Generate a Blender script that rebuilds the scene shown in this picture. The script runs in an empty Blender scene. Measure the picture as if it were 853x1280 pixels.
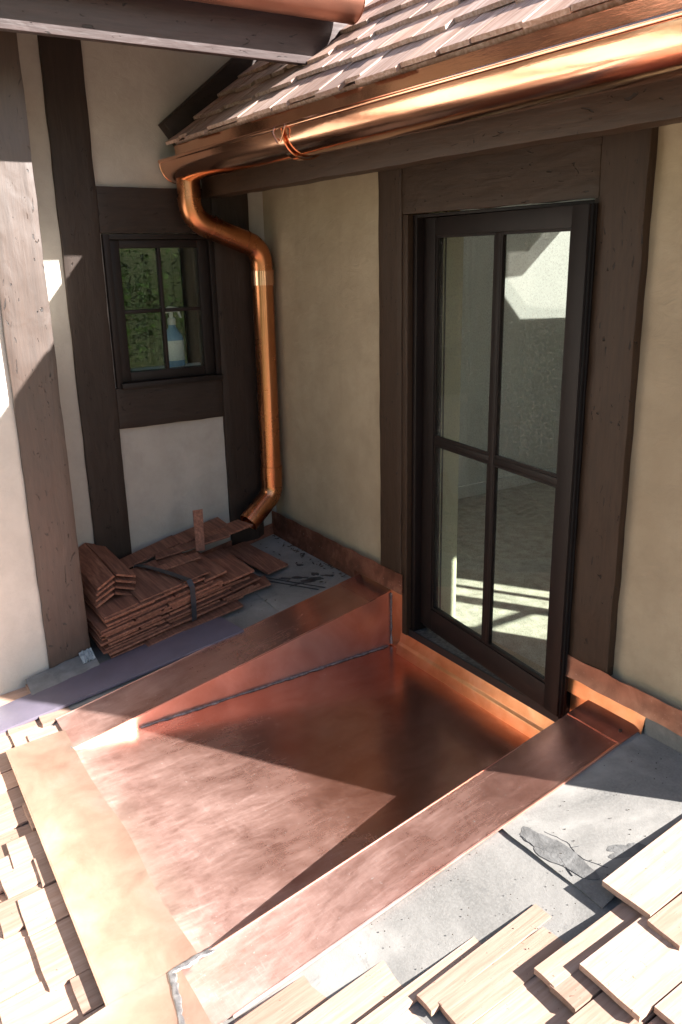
import bpy, bmesh, math, random
from mathutils import Vector, Matrix, noise
random.seed(7)
SC = bpy.context.scene
COL = SC.collection
R = math.radians

# ---------------------------------------------------------------- camera
cam_d = bpy.data.cameras.new("camera")
cam = bpy.data.objects.new("camera", cam_d)
COL.objects.link(cam)
RX = Vector((0.53875766, 0.84222625, -0.0198778))      # image right in the world
RY = Vector((0.23684816, -0.17406663, -0.95582622))    # image down
RZ = Vector((-0.808482, 0.51025067, -0.29325946))      # view direction
cam.matrix_world = Matrix(((RX.x, -RY.x, -RZ.x, 3.29553), (RX.y, -RY.y, -RZ.y, -2.38477),
                           (RX.z, -RY.z, -RZ.z, 1.99203), (0, 0, 0, 1)))
cam_d.sensor_fit = 'VERTICAL'; cam_d.sensor_height = 36.0
cam_d.lens = 36.0 * 1040.09 / 1280.0
cam_d.clip_start = 0.05; cam_d.clip_end = 2000
SC.camera = cam
SC.render.resolution_x = 682; SC.render.resolution_y = 1024

# ---------------------------------------------------------------- sun, sky, exposure
SUN = Vector((1.0, 0.63, 0.735)).normalized()          # towards the sun
EL = math.asin(SUN.z)
sun_d = bpy.data.lights.new("sun", 'SUN'); sun_d.energy = 5.0; sun_d.angle = R(0.53)
sun_d.color = (1.0, 0.965, 0.925)
sun = bpy.data.objects.new("sun", sun_d); COL.objects.link(sun)
sun.rotation_euler = SUN.to_track_quat('Z', 'Y').to_euler()
sun.location = SUN * 30
W = bpy.data.worlds.new("World"); SC.world = W; W.use_nodes = True
wn = W.node_tree.nodes; wl = W.node_tree.links; wn.clear()
sky = wn.new('ShaderNodeTexSky'); sky.sky_type = 'NISHITA'; sky.sun_disc = False
sky.sun_elevation = EL; sky.sun_rotation = math.atan2(SUN.x, SUN.y)
bg = wn.new('ShaderNodeBackground'); bg.inputs['Strength'].default_value = 0.05
wo = wn.new('ShaderNodeOutputWorld')
wl.new(sky.outputs[0], bg.inputs[0]); wl.new(bg.outputs[0], wo.inputs[0])
SC.view_settings.view_transform = 'Standard'; SC.view_settings.look = 'None'
SC.view_settings.exposure = 2.3; SC.view_settings.gamma = 1.0
SC.cycles.max_bounces = 10; SC.cycles.diffuse_bounces = 5; SC.cycles.glossy_bounces = 5
SC.cycles.transparent_max_bounces = 16
SC.cycles.caustics_reflective = True
SC.cycles.sample_clamp_indirect = 4.0
SC.cycles.use_denoising = True

# ---------------------------------------------------------------- materials
def mat(name):
    m = bpy.data.materials.new(name); m.use_nodes = True
    nt = m.node_tree
    return m, nt, nt.nodes['Principled BSDF']

def N(nt, kind, **kw):
    n = nt.nodes.new(kind)
    for k, v in kw.items():
        if k in n.inputs: n.inputs[k].default_value = v
        else: setattr(n, k, v)
    return n

def coords(nt, scale=(1, 1, 1), rot=(0, 0, 0), which='Object', rnd=False):
    tc = N(nt, 'ShaderNodeTexCoord')
    mp = N(nt, 'ShaderNodeMapping'); mp.inputs['Scale'].default_value = scale; mp.inputs['Rotation'].default_value = rot
    nt.links.new(tc.outputs[which], mp.inputs['Vector'])
    if rnd:
        oi = N(nt, 'ShaderNodeObjectInfo')
        mu = N(nt, 'ShaderNodeMath', operation='MULTIPLY'); mu.inputs[1].default_value = 37.0
        nt.links.new(oi.outputs['Random'], mu.inputs[0])
        nt.links.new(mu.outputs[0], mp.inputs['Location'])
    return mp.outputs[0]

def ramp(nt, src, stops):
    r = N(nt, 'ShaderNodeValToRGB')
    els = r.color_ramp.elements
    while len(els) < len(stops): els.new(0.5)
    for e, (p, c) in zip(els, stops):
        e.position = p; e.color = (c[0], c[1], c[2], 1) if len(c) == 3 else c
    nt.links.new(src, r.inputs[0])
    return r.outputs[0]

def noisef(nt, vec, scale, detail=6, rough=0.6, dist=0.0):
    n = N(nt, 'ShaderNodeTexNoise'); n.inputs['Scale'].default_value = scale
    n.inputs['Detail'].default_value = detail; n.inputs['Roughness'].default_value = rough
    n.inputs['Distortion'].default_value = dist
    nt.links.new(vec, n.inputs['Vector'])
    return n.outputs['Fac']

def mix(nt, fac, a, b, blend='MIX'):
    m = N(nt, 'ShaderNodeMix', data_type='RGBA', blend_type=blend)
    for s, i in ((fac, 0), (a, 6), (b, 7)):
        if hasattr(s, 'is_output'): nt.links.new(s, m.inputs[i])
        elif isinstance(s, (int, float)): m.inputs[i].default_value = s
        else: m.inputs[i].default_value = (s[0], s[1], s[2], 1)
    return m.outputs[2]

def bump(nt, bs, h, strength=0.3, dist=0.01, prev=None):
    b = N(nt, 'ShaderNodeBump'); b.inputs['Strength'].default_value = strength; b.inputs['Distance'].default_value = dist
    nt.links.new(h, b.inputs['Height'])
    if prev is not None: nt.links.new(prev, b.inputs['Normal'])
    if bs is not None: nt.links.new(b.outputs[0], bs.inputs['Normal'])
    return b.outputs[0]

def copper(name, c1, c2, c3, rough=(0.3, 0.5), metal=1.0, scale=3.0, stretch=(1, 1, 1), rot=0.0, streak=None, dent=0.002, spots=0.0):
    m, nt, bs = mat(name)
    v = coords(nt, stretch, (0, 0, rot)); v0 = coords(nt)
    a = noisef(nt, v, scale, 8, 0.62, 0.6); b = noisef(nt, v0, scale * 2.7, 5, 0.6, 0.2)
    col = ramp(nt, a, [(0.32, c1), (0.52, c2), (0.70, c3)])
    col = mix(nt, ramp(nt, b, [(0.45, (0, 0, 0)), (0.75, (0.5, 0.5, 0.5))]), col, c1)
    if streak:
        sv = coords(nt, (7.0, 1.6, 3), (0, 0, R(-22)))
        s = noisef(nt, sv, 2.4, 9, 0.78, 2.4)
        msk = noisef(nt, v0, 1.7, 3, 0.5, 0.3)
        f = N(nt, 'ShaderNodeMath', operation='MULTIPLY')
        nt.links.new(ramp(nt, s, [(0.46, (0, 0, 0)), (0.66, (0.9, 0.9, 0.9))]), f.inputs[0])
        nt.links.new(ramp(nt, msk, [(0.42, (0.12, 0.12, 0.12)), (0.66, (0.9, 0.9, 0.9))]), f.inputs[1])
        col = mix(nt, f.outputs[0], col, streak)
    if spots:
        sp = noisef(nt, v0, 90, 2, 0.5)
        col = mix(nt, ramp(nt, sp, [(0.70, (0, 0, 0)), (0.74, (spots,) * 3)]), col, (0.75, 0.62, 0.55))
    nt.links.new(col, bs.inputs['Base Color'])
    bs.inputs['Metallic'].default_value = metal
    rr = N(nt, 'ShaderNodeMapRange'); rr.inputs[1].default_value = 0.3; rr.inputs[2].default_value = 0.7
    rr.inputs[3].default_value = rough[0]; rr.inputs[4].default_value = rough[1]
    nt.links.new(b, rr.inputs[0]); nt.links.new(rr.outputs[0], bs.inputs['Roughness'])
    h = noisef(nt, v0, 5.0, 2, 0.4)
    p = bump(nt, None, h, 0.5, dent)
    bump(nt, bs, noisef(nt, v, 60, 4, 0.6), 0.12, 0.002, p)
    return m

def scuffed(name, bias, is_pan):
    # clean glossy copper with dull pale rubbed patches, fine wipe marks, specks and painted front glare
    m, nt, bs = mat(name)
    v0 = coords(nt)
    def mth(op, a, b, c=None):
        n = N(nt, 'ShaderNodeMath', operation=op); n.use_clamp = op in ('ADD', 'MULTIPLY_ADD')
        for k, q in enumerate((a, b, c)):
            if q is None: continue
            if hasattr(q, 'is_output'): nt.links.new(q, n.inputs[k])
            else: n.inputs[k].default_value = q
        return n.outputs[0]
    big = noisef(nt, coords(nt, (1.1, 0.8, 1)), 2.3, 3, 0.5, 0.5)
    fine = noisef(nt, coords(nt, (1.5, 0.9, 1), (0, 0, 0.5)), 30, 10, 0.8, 0.4)
    mid = noisef(nt, coords(nt, (1.6, 0.8, 1), (0, 0, 0.35)), 7, 7, 0.68, 0.6)
    wipe = noisef(nt, coords(nt, (30, 3.2, 3), (0, 0, R(-28))), 1.3, 6, 0.75, 1.2)
    wipe2 = noisef(nt, coords(nt, (3.2, 26, 3), (0, 0, R(-12))), 1.3, 6, 0.75, 1.6)
    patch = ramp(nt, big, [(0.36, (0, 0, 0)), (0.66, (1, 1, 1))])
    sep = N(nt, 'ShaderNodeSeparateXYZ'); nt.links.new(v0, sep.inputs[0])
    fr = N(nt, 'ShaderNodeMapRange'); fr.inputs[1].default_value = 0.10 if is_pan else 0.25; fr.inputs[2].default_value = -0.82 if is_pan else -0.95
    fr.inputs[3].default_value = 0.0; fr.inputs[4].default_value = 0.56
    nt.links.new(sep.outputs['Y'], fr.inputs[0])             # paler towards the front, painting in the glare there
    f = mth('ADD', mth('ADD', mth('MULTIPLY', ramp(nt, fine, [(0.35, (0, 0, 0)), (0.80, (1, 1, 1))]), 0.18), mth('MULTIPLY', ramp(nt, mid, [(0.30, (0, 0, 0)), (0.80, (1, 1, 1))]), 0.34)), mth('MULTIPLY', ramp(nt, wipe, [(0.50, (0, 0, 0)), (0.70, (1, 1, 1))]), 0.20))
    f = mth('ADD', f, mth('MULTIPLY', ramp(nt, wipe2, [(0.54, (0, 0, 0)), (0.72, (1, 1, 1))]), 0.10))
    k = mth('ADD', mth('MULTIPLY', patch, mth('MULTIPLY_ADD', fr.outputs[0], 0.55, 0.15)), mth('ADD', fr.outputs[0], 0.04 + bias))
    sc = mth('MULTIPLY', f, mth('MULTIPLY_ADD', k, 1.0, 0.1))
    scr = noisef(nt, coords(nt, (7, 120, 5), (0, 0, R(37))), 1.0, 5, 0.7, 2.2)
    scr2 = noisef(nt, coords(nt, (130, 8, 5), (0, 0, R(-27))), 1.0, 5, 0.7, 2.4)
    lines_ = mth('ADD', ramp(nt, scr, [(0.60, (0, 0, 0)), (0.70, (1, 1, 1))]), ramp(nt, scr2, [(0.58, (0, 0, 0)), (0.70, (1, 1, 1))]))
    sc = mth('ADD', sc, mth('MULTIPLY', lines_, mth('MULTIPLY', k, 0.20)))
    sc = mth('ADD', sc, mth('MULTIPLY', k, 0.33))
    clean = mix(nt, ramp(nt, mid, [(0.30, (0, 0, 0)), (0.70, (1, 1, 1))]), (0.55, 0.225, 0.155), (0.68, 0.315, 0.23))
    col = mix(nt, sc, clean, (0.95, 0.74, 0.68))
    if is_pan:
        ed = N(nt, 'ShaderNodeMapRange'); ed.inputs[1].default_value = -0.68; ed.inputs[2].default_value = -0.83  # pale front band paints the bright reflection at the fold
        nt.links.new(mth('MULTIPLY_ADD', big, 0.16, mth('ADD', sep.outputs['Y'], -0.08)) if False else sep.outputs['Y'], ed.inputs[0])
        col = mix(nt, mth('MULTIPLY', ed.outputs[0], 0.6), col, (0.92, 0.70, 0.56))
    sp = noisef(nt, v0, 95, 2, 0.5)
    col = mix(nt, ramp(nt, sp, [(0.71, (0, 0, 0)), (0.74, (0.7, 0.7, 0.7))]), col, (0.92, 0.80, 0.74))
    nt.links.new(col, bs.inputs['Base Color'])
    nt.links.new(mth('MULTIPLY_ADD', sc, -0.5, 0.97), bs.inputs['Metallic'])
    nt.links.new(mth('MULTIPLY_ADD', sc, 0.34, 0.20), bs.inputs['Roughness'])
    p = bump(nt, None, noisef(nt, v0, 4.0, 2, 0.4), 0.5, 0.004)
    p = bump(nt, None, wipe, 0.06, 0.002, p)
    bump(nt, bs, mid, 0.05, 0.004, p)
    return m

M = {}
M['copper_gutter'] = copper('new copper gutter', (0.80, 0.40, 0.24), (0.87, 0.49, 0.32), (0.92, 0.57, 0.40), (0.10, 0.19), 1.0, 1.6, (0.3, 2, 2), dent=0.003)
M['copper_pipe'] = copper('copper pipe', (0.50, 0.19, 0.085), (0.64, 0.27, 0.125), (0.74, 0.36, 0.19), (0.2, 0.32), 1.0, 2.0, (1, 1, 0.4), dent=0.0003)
M['copper_shaded'] = copper('shade darkened copper', (0.30, 0.13, 0.085), (0.40, 0.19, 0.13), (0.50, 0.27, 0.19), (0.36, 0.5), 0.9, 2.0, (2, 0.5, 2))  # darker gutter copper, with the shade of its underside painted in
M['copper_pan'] = scuffed('scuffed copper pan with painted glare', 0.0, True)
M['copper_side'] = copper('pink copper upstand', (0.68, 0.30, 0.21), (0.80, 0.42, 0.33), (0.88, 0.55, 0.46), (0.34, 0.5), 0.85, 2.5, (1, 1, 1), 0.2, None, 0.002, 0.3)
M['copper_flange'] = scuffed('scuffed copper flange with painted glare', 0.10, False)
M['copper_lip'] = copper('copper lip paled for glare', (0.62, 0.38, 0.28), (0.76, 0.53, 0.40), (0.86, 0.67, 0.55), (0.30, 0.5), 0.80, 4.0, (1, 1, 1), 0.3, None, 0.002, 0.3)  # pale lip colours stand in for bright reflections
M['copper_bright'] = copper('bright new copper sill', (0.72, 0.32, 0.14), (0.86, 0.45, 0.23), (0.92, 0.56, 0.34), (0.28, 0.42), 0.92, 5.0, (1, 1, 1), 0, None, 0.002)
M['copper_old'] = copper('weathered copper flashing', (0.13, 0.055, 0.035), (0.24, 0.10, 0.065), (0.40, 0.19, 0.125), (0.45, 0.65), 0.7, 9.0, (1, 1, 1), 0, None, 0.001, 0.5)

M['copper_aged'] = copper('dull brown copper', (0.24, 0.12, 0.08), (0.36, 0.19, 0.13), (0.46, 0.27, 0.19), (0.42, 0.55), 0.7, 6.0, (1, 1, 1), 0, None, 0.001, 0.2)
def mk_solder():
    m, nt, bs = mat('lead solder')
    v = coords(nt)
    nt.links.new(ramp(nt, noisef(nt, v, 40, 5), [(0.35, (0.16, 0.15, 0.15)), (0.7, (0.45, 0.43, 0.42))]), bs.inputs['Base Color'])
    bs.inputs['Metallic'].default_value = 0.6; bs.inputs['Roughness'].default_value = 0.42
    bump(nt, bs, noisef(nt, v, 70, 4), 0.7, 0.004)
    return m
M['solder'] = mk_solder()

def mk_stucco(name, c1, c2):
    m, nt, bs = mat(name)
    v = coords(nt)
    a = noisef(nt, v, 1.3, 5, 0.6, 0.4)
    b = noisef(nt, v, 6, 8, 0.7)
    col = ramp(nt, a, [(0.3, c1), (0.7, c2)])
    col = mix(nt, ramp(nt, b, [(0.42, (0, 0, 0)), (0.75, (0.6, 0.6, 0.6))]), col, tuple(x * 0.82 for x in c1))
    sv = coords(nt, (3, 3, 0.6))
    col = mix(nt, ramp(nt, noisef(nt, sv, 3, 6, 0.65), [(0.56, (0, 0, 0)), (0.8, (0.3, 0.3, 0.3))]), col, tuple(x * 0.7 for x in c1))
    nt.links.new(col, bs.inputs['Base Color']); bs.inputs['Roughness'].default_value = 0.88
    p = bump(nt, None, noisef(nt, coords(nt, (1.0, 1.0, 1.6), (0.4, 0.3, 0)), 9, 7, 0.65, 1.2), 0.45, 0.008)
    bump(nt, bs, noisef(nt, v, 160, 4, 0.7), 0.25, 0.002, p)
    return m
M['stucco'] = mk_stucco('tan stucco', (0.33, 0.265, 0.175), (0.43, 0.36, 0.25))
M['stucco_bay'] = mk_stucco('bay stucco paled for bounce', (0.56, 0.53, 0.47), (0.64, 0.61, 0.55))  # paler copy of the wall stucco, painting in light bounced off the pan
M['stucco_pale'] = mk_stucco('pale stucco', (0.36, 0.33, 0.285), (0.43, 0.40, 0.355))

def mk_timber(name, base, axis, rough=0.55, spec=0.3):
    m, nt, bs = mat(name)
    st = [14, 14, 14]; st[axis] = 1.2
    v = coords(nt, st); v0 = coords(nt)
    g = noisef(nt, v, 4, 8, 0.65, 0.6)
    col = ramp(nt, g, [(0.3, tuple(x * 0.72 for x in base)), (0.7, tuple(x * 1.18 for x in base))])
    st2 = [26, 26, 26]; st2[axis] = 9
    ck = noisef(nt, coords(nt, st2, (0.2, 0.3, 0.1)), 1.0, 2, 0.45, 2.6)
    ckm = ramp(nt, ck, [(0.690, (0, 0, 0)), (0.712, (0.85, 0.85, 0.85))])
    col = mix(nt, ckm, col, (0.012, 0.009, 0.008))
    nt.links.new(col, bs.inputs['Base Color'])
    bs.inputs['Roughness'].default_value = rough; bs.inputs['Specular IOR Level'].default_value = spec
    p = bump(nt, None, noisef(nt, v, 3, 5, 0.6), 0.12 if name.startswith('brown') else 0.25, 0.003)
    ch = noisef(nt, coords(nt, [7 if i != axis else 3.2 for i in range(3)]), 1.6, 2, 0.35, 1.4)
    p = bump(nt, None, ch, 0.32, 0.010, p)
    p = bump(nt, None, noisef(nt, coords(nt, [60 if i != axis else 4 for i in range(3)]), 1.0, 6, 0.7, 0.4), 0.35, 0.003, p)
    inv = N(nt, 'ShaderNodeMath', operation='SUBTRACT'); inv.inputs[0].default_value = 1.0
    nt.links.new(ckm, inv.inputs[1])
    bump(nt, bs, inv.outputs[0], 0.7, 0.008, p)
    return m
TB = (0.046, 0.0265, 0.0155)
M['timber_x'] = mk_timber('dark brown hewn timber along x', TB, 0)
M['timber_y'] = mk_timber('dark brown hewn timber along y', (0.027, 0.017, 0.0125), 1)
M['timber_wing'] = mk_timber('dark hewn timber of the wing', (0.029, 0.0185, 0.0135), 2)
M['timber_z'] = mk_timber('dark brown hewn timber upright', TB, 2)
M['timber_c'] = mk_timber('brown hewn timber of the bay', (0.054, 0.031, 0.021), 2, 0.50, 0.8)
M['fascia'] = mk_timber('purple brown fascia paint', (0.050, 0.033, 0.031), 1, 0.45, 0.4)

def plain(name, c, rough=0.5, metal=0.0, var=0.15, scale=12, bmp=0.1, stretch=(1, 1, 1), dist=0.003):
    m, nt, bs = mat(name)
    v = coords(nt, stretch)
    n = noisef(nt, v, scale, 6, 0.6, 0.3)
    nt.links.new(ramp(nt, n, [(0.3, tuple(x * (1 - var) for x in c)), (0.7, tuple(min(1, x * (1 + var)) for x in c))]), bs.inputs['Base Color'])
    bs.inputs['Roughness'].default_value = rough; bs.inputs['Metallic'].default_value = metal
    if bmp: bump(nt, bs, noisef(nt, v, scale * 4, 4), bmp, dist)
    if name.startswith('dark brown sash'): bs.inputs['Specular IOR Level'].default_value = 0.25
    return m
M['sash'] = plain('dark brown sash paint', (0.012, 0.0078, 0.0068), 0.5, 0, 0.25, 9, 0.1, (1, 1, 0.3))
M['sash_black'] = plain('black weatherstrip', (0.012, 0.011, 0.011), 0.5)
M['sill_dust'] = plain('dusty dark sill', (0.10, 0.095, 0.09), 0.7, 0, 0.75, 55, 0.2)
M['int_wall'] = plain('pale green interior plaster', (0.68, 0.71, 0.68), 0.8, 0, 0.05, 3, 0.05)
M['int_jamb'] = plain('cream interior jamb', (0.50, 0.49, 0.36), 0.6, 0, 0.05, 3, 0.03)
M['int_floor'] = plain('dusty interior floor', (0.40, 0.38, 0.31), 0.75, 0, 0.35, 14, 0.2)
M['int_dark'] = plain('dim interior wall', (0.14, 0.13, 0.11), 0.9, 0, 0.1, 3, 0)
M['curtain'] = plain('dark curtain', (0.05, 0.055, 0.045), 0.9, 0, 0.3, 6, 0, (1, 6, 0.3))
M['purple'] = plain('purple grey painted strip', (0.135, 0.118, 0.155), 0.42, 0, 0.12, 7, 0.12)
M['white_bit'] = plain('pale blue membrane scrap', (0.30, 0.34, 0.36), 0.7, 0, 0.3, 30, 0.4)
M['galv'] = plain('dull galvanised strip', (0.20, 0.205, 0.21), 0.55, 0.3, 0.3, 14, 0.2)
M['strap'] = plain('black plastic strap', (0.03, 0.032, 0.038), 0.35, 0, 0.3, 20, 0.05)
M['nail'] = plain('dark nail head', (0.05, 0.035, 0.03), 0.4, 0.6)
M['bottle_blue'] = plain('blue cleaning liquid bottle', (0.20, 0.36, 0.55), 0.3, 0, 0.1, 5, 0)
M['bottle_white'] = plain('white plastic', (0.72, 0.74, 0.74), 0.4, 0, 0.05, 5, 0)
M['bark'] = plain('bark', (0.10, 0.075, 0.055), 0.9, 0, 0.4, 9, 0.5, (1, 1, 0.3), 0.03)
M['ground'] = plain('lawn and soil', (0.10, 0.10, 0.05), 0.95, 0, 0.4, 0.6, 0.3)
M['clip_white'] = plain('bright copper clip tip', (0.93, 0.75, 0.62), 0.3, 0.7, 0.05, 5, 0)
M['debris'] = plain('dead leaf litter', (0.05, 0.035, 0.022), 0.9, 0, 0.4, 30, 0.3)

def mk_leaf():
    m, nt, bs = mat('leaves')
    v = coords(nt)
    c = ramp(nt, noisef(nt, v, 1.1, 4), [(0.3, (0.035, 0.075, 0.018)), (0.55, (0.075, 0.13, 0.03)), (0.75, (0.12, 0.17, 0.045))])
    nt.links.new(c, bs.inputs['Base Color']); bs.inputs['Roughness'].default_value = 0.6
    return m
M['leaf'] = mk_leaf()

def mk_cedar(name, c1, c2, c3, rough=0.8, grain_axis=1, bmp=0.35, flecks=0.6):
    m, nt, bs = mat(name)
    st = [46, 46, 46]; st[grain_axis] = 2.0
    v = coords(nt, st, rnd=True); v0 = coords(nt, rnd=True)
    g = noisef(nt, v, 1.6, 7, 0.65, 0.3)
    col = ramp(nt, g, [(0.30, tuple(x * 0.92 for x in c1)), (0.42, c1), (0.56, c2), (0.75, c3)])
    wide = noisef(nt, coords(nt, [9 if i != grain_axis else 0.9 for i in range(3)], rnd=True), 1.5, 3, 0.5, 0.4)
    col = mix(nt, ramp(nt, wide, [(0.45, (0, 0, 0)), (0.7, (0.4, 0.4, 0.4))]), col, tuple(x * 0.85 for x in c1))
    oi = N(nt, 'ShaderNodeObjectInfo')
    rr = ramp(nt, oi.outputs['Random'], [(0.0, (0.66, 0.62, 0.60)), (0.35, (0.92, 0.88, 0.86)), (0.7, (1.02, 1.02, 1.02)), (1.0, (1.22, 1.12, 1.04))])
    col = mix(nt, 1.0, col, rr, 'MULTIPLY')
    bl = noisef(nt, v0, 5, 5, 0.6)
    col = mix(nt, ramp(nt, bl, [(0.50, (0, 0, 0)), (0.72, (0.55, 0.55, 0.55))]), col, tuple(x * 0.82 for x in c1))
    fl = noisef(nt, v0, 75, 2, 0.5, 0.6)
    col = mix(nt, ramp(nt, fl, [(0.71, (0, 0, 0)), (0.74, (flecks,) * 3)]), col, (0.06, 0.03, 0.018))
    nt.links.new(col, bs.inputs['Base Color']); bs.inputs['Roughness'].default_value = rough
    p = bump(nt, None, g, bmp, 0.004)
    bump(nt, bs, bl, 0.2, 0.01, p)
    return m
M['cedar'] = mk_cedar('new cedar shingle', (0.40, 0.262, 0.195), (0.465, 0.325, 0.255), (0.52, 0.38, 0.31))
M['cedar_roof'] = mk_cedar('grey pink cedar shingle', (0.38, 0.24, 0.18), (0.54, 0.40, 0.34), (0.68, 0.57, 0.51), 0.75)
M['cedar_red'] = mk_cedar('red brown cedar shingle', (0.175, 0.070, 0.044), (0.29, 0.128, 0.080), (0.40, 0.205, 0.135), 0.75, 0)

def mk_felt():
    m, nt, bs = mat('grey roofing felt')
    v = coords(nt)
    a = noisef(nt, v, 2.2, 7, 0.65, 0.5)
    col = ramp(nt, a, [(0.30, (0.12, 0.115, 0.107)), (0.5, (0.205, 0.195, 0.18)), (0.7, (0.35, 0.333, 0.307))])
    b = noisef(nt, v, 9, 8, 0.75, 0.8)
    col = mix(nt, ramp(nt, b, [(0.58, (0, 0, 0)), (0.70, (0.6, 0.6, 0.6))]), col, (0.075, 0.075, 0.078))
    col = mix(nt, ramp(nt, noisef(nt, v, 120, 3), [(0.4, (0, 0, 0)), (0.7, (0.45, 0.45, 0.45))]), col, (0.26, 0.25, 0.235))
    nt.links.new(col, bs.inputs['Base Color']); bs.inputs['Roughness'].default_value = 0.85
    p = bump(nt, None, b, 0.3, 0.006)
    bump(nt, bs, noisef(nt, v, 220, 3, 0.7), 0.35, 0.002, p)
    return m
M['felt'] = mk_felt()
M['felt_torn'] = plain('torn grey felt patch', (0.125, 0.122, 0.118), 0.9, 0, 0.45, 14, 0.6, (1, 1, 1), 0.006)
M['stain'] = plain('dark wet stain', (0.035, 0.035, 0.038), 0.35, 0, 0.3, 20, 0.1)

def mk_glass(name, tint, dirt=0.05):
    m = bpy.data.materials.new(name); m.use_nodes = True
    nt = m.node_tree; nt.nodes.clear()
    out = N(nt, 'ShaderNodeOutputMaterial')
    tr = N(nt, 'ShaderNodeBsdfTransparent'); tr.inputs[0].default_value = (*tint, 1)
    gl = N(nt, 'ShaderNodeBsdfGlossy'); gl.inputs['Roughness'].default_value = 0.02
    gl.inputs['Color'].default_value = (0.9, 0.95, 0.93, 1)
    lw = N(nt, 'ShaderNodeLayerWeight'); lw.inputs[0].default_value = 0.5
    pw = N(nt, 'ShaderNodeMath', operation='POWER'); pw.inputs[1].default_value = 5.0
    nt.links.new(lw.outputs['Facing'], pw.inputs[0])
    ma = N(nt, 'ShaderNodeMath', operation='MULTIPLY_ADD'); ma.inputs[1].default_value = 0.9; ma.inputs[2].default_value = 0.04
    nt.links.new(pw.outputs[0], ma.inputs[0])
    mx = N(nt, 'ShaderNodeMixShader')
    nt.links.new(ma.outputs[0], mx.inputs[0]); nt.links.new(tr.outputs[0], mx.inputs[1]); nt.links.new(gl.outputs[0], mx.inputs[2])
    df = N(nt, 'ShaderNodeBsdfDiffuse'); df.inputs[0].default_value = (0.55, 0.55, 0.5, 1)
    v = coords(nt)
    d1 = ramp(nt, noisef(nt, v, 130, 3, 0.7), [(0.5, (0, 0, 0)), (0.75, (1, 1, 1))])
    d2 = ramp(nt, noisef(nt, v, 2.5, 3, 0.5), [(0.35, (0.4, 0.4, 0.4)), (0.75, (1, 1, 1))])
    mm = N(nt, 'ShaderNodeMath', operation='MULTIPLY'); nt.links.new(d1, mm.inputs[0]); nt.links.new(d2, mm.inputs[1])
    m2 = N(nt, 'ShaderNodeMath', operation='MULTIPLY'); nt.links.new(mm.outputs[0], m2.inputs[0]); m2.inputs[1].default_value = dirt
    mx2 = N(nt, 'ShaderNodeMixShader')
    nt.links.new(m2.outputs[0], mx2.inputs[0]); nt.links.new(mx.outputs[0], mx2.inputs[1]); nt.links.new(df.outputs[0], mx2.inputs[2])
    nt.links.new(mx2.outputs[0], out.inputs[0])
    return m
M['glass'] = mk_glass('dusty door glass', (0.94, 0.955, 0.94), 0.42)
M['glass_clean'] = mk_glass('window glass', (0.88, 0.92, 0.88), 0.16)
M['glass_patch'] = mk_glass('tinted sun patch glass', (0.52, 0.52, 0.50), 0.1)  # tint added to dim the sun patch on the room wall
M['glass_far'] = mk_glass('far window glass tinted to dim trees', (0.26, 0.28, 0.22), 0.25)  # tint added to dim the sunlit trees beyond

# ---------------------------------------------------------------- building helpers
def root_loc(o):
    while o.parent: o = o.parent
    return o.location.copy()

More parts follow.
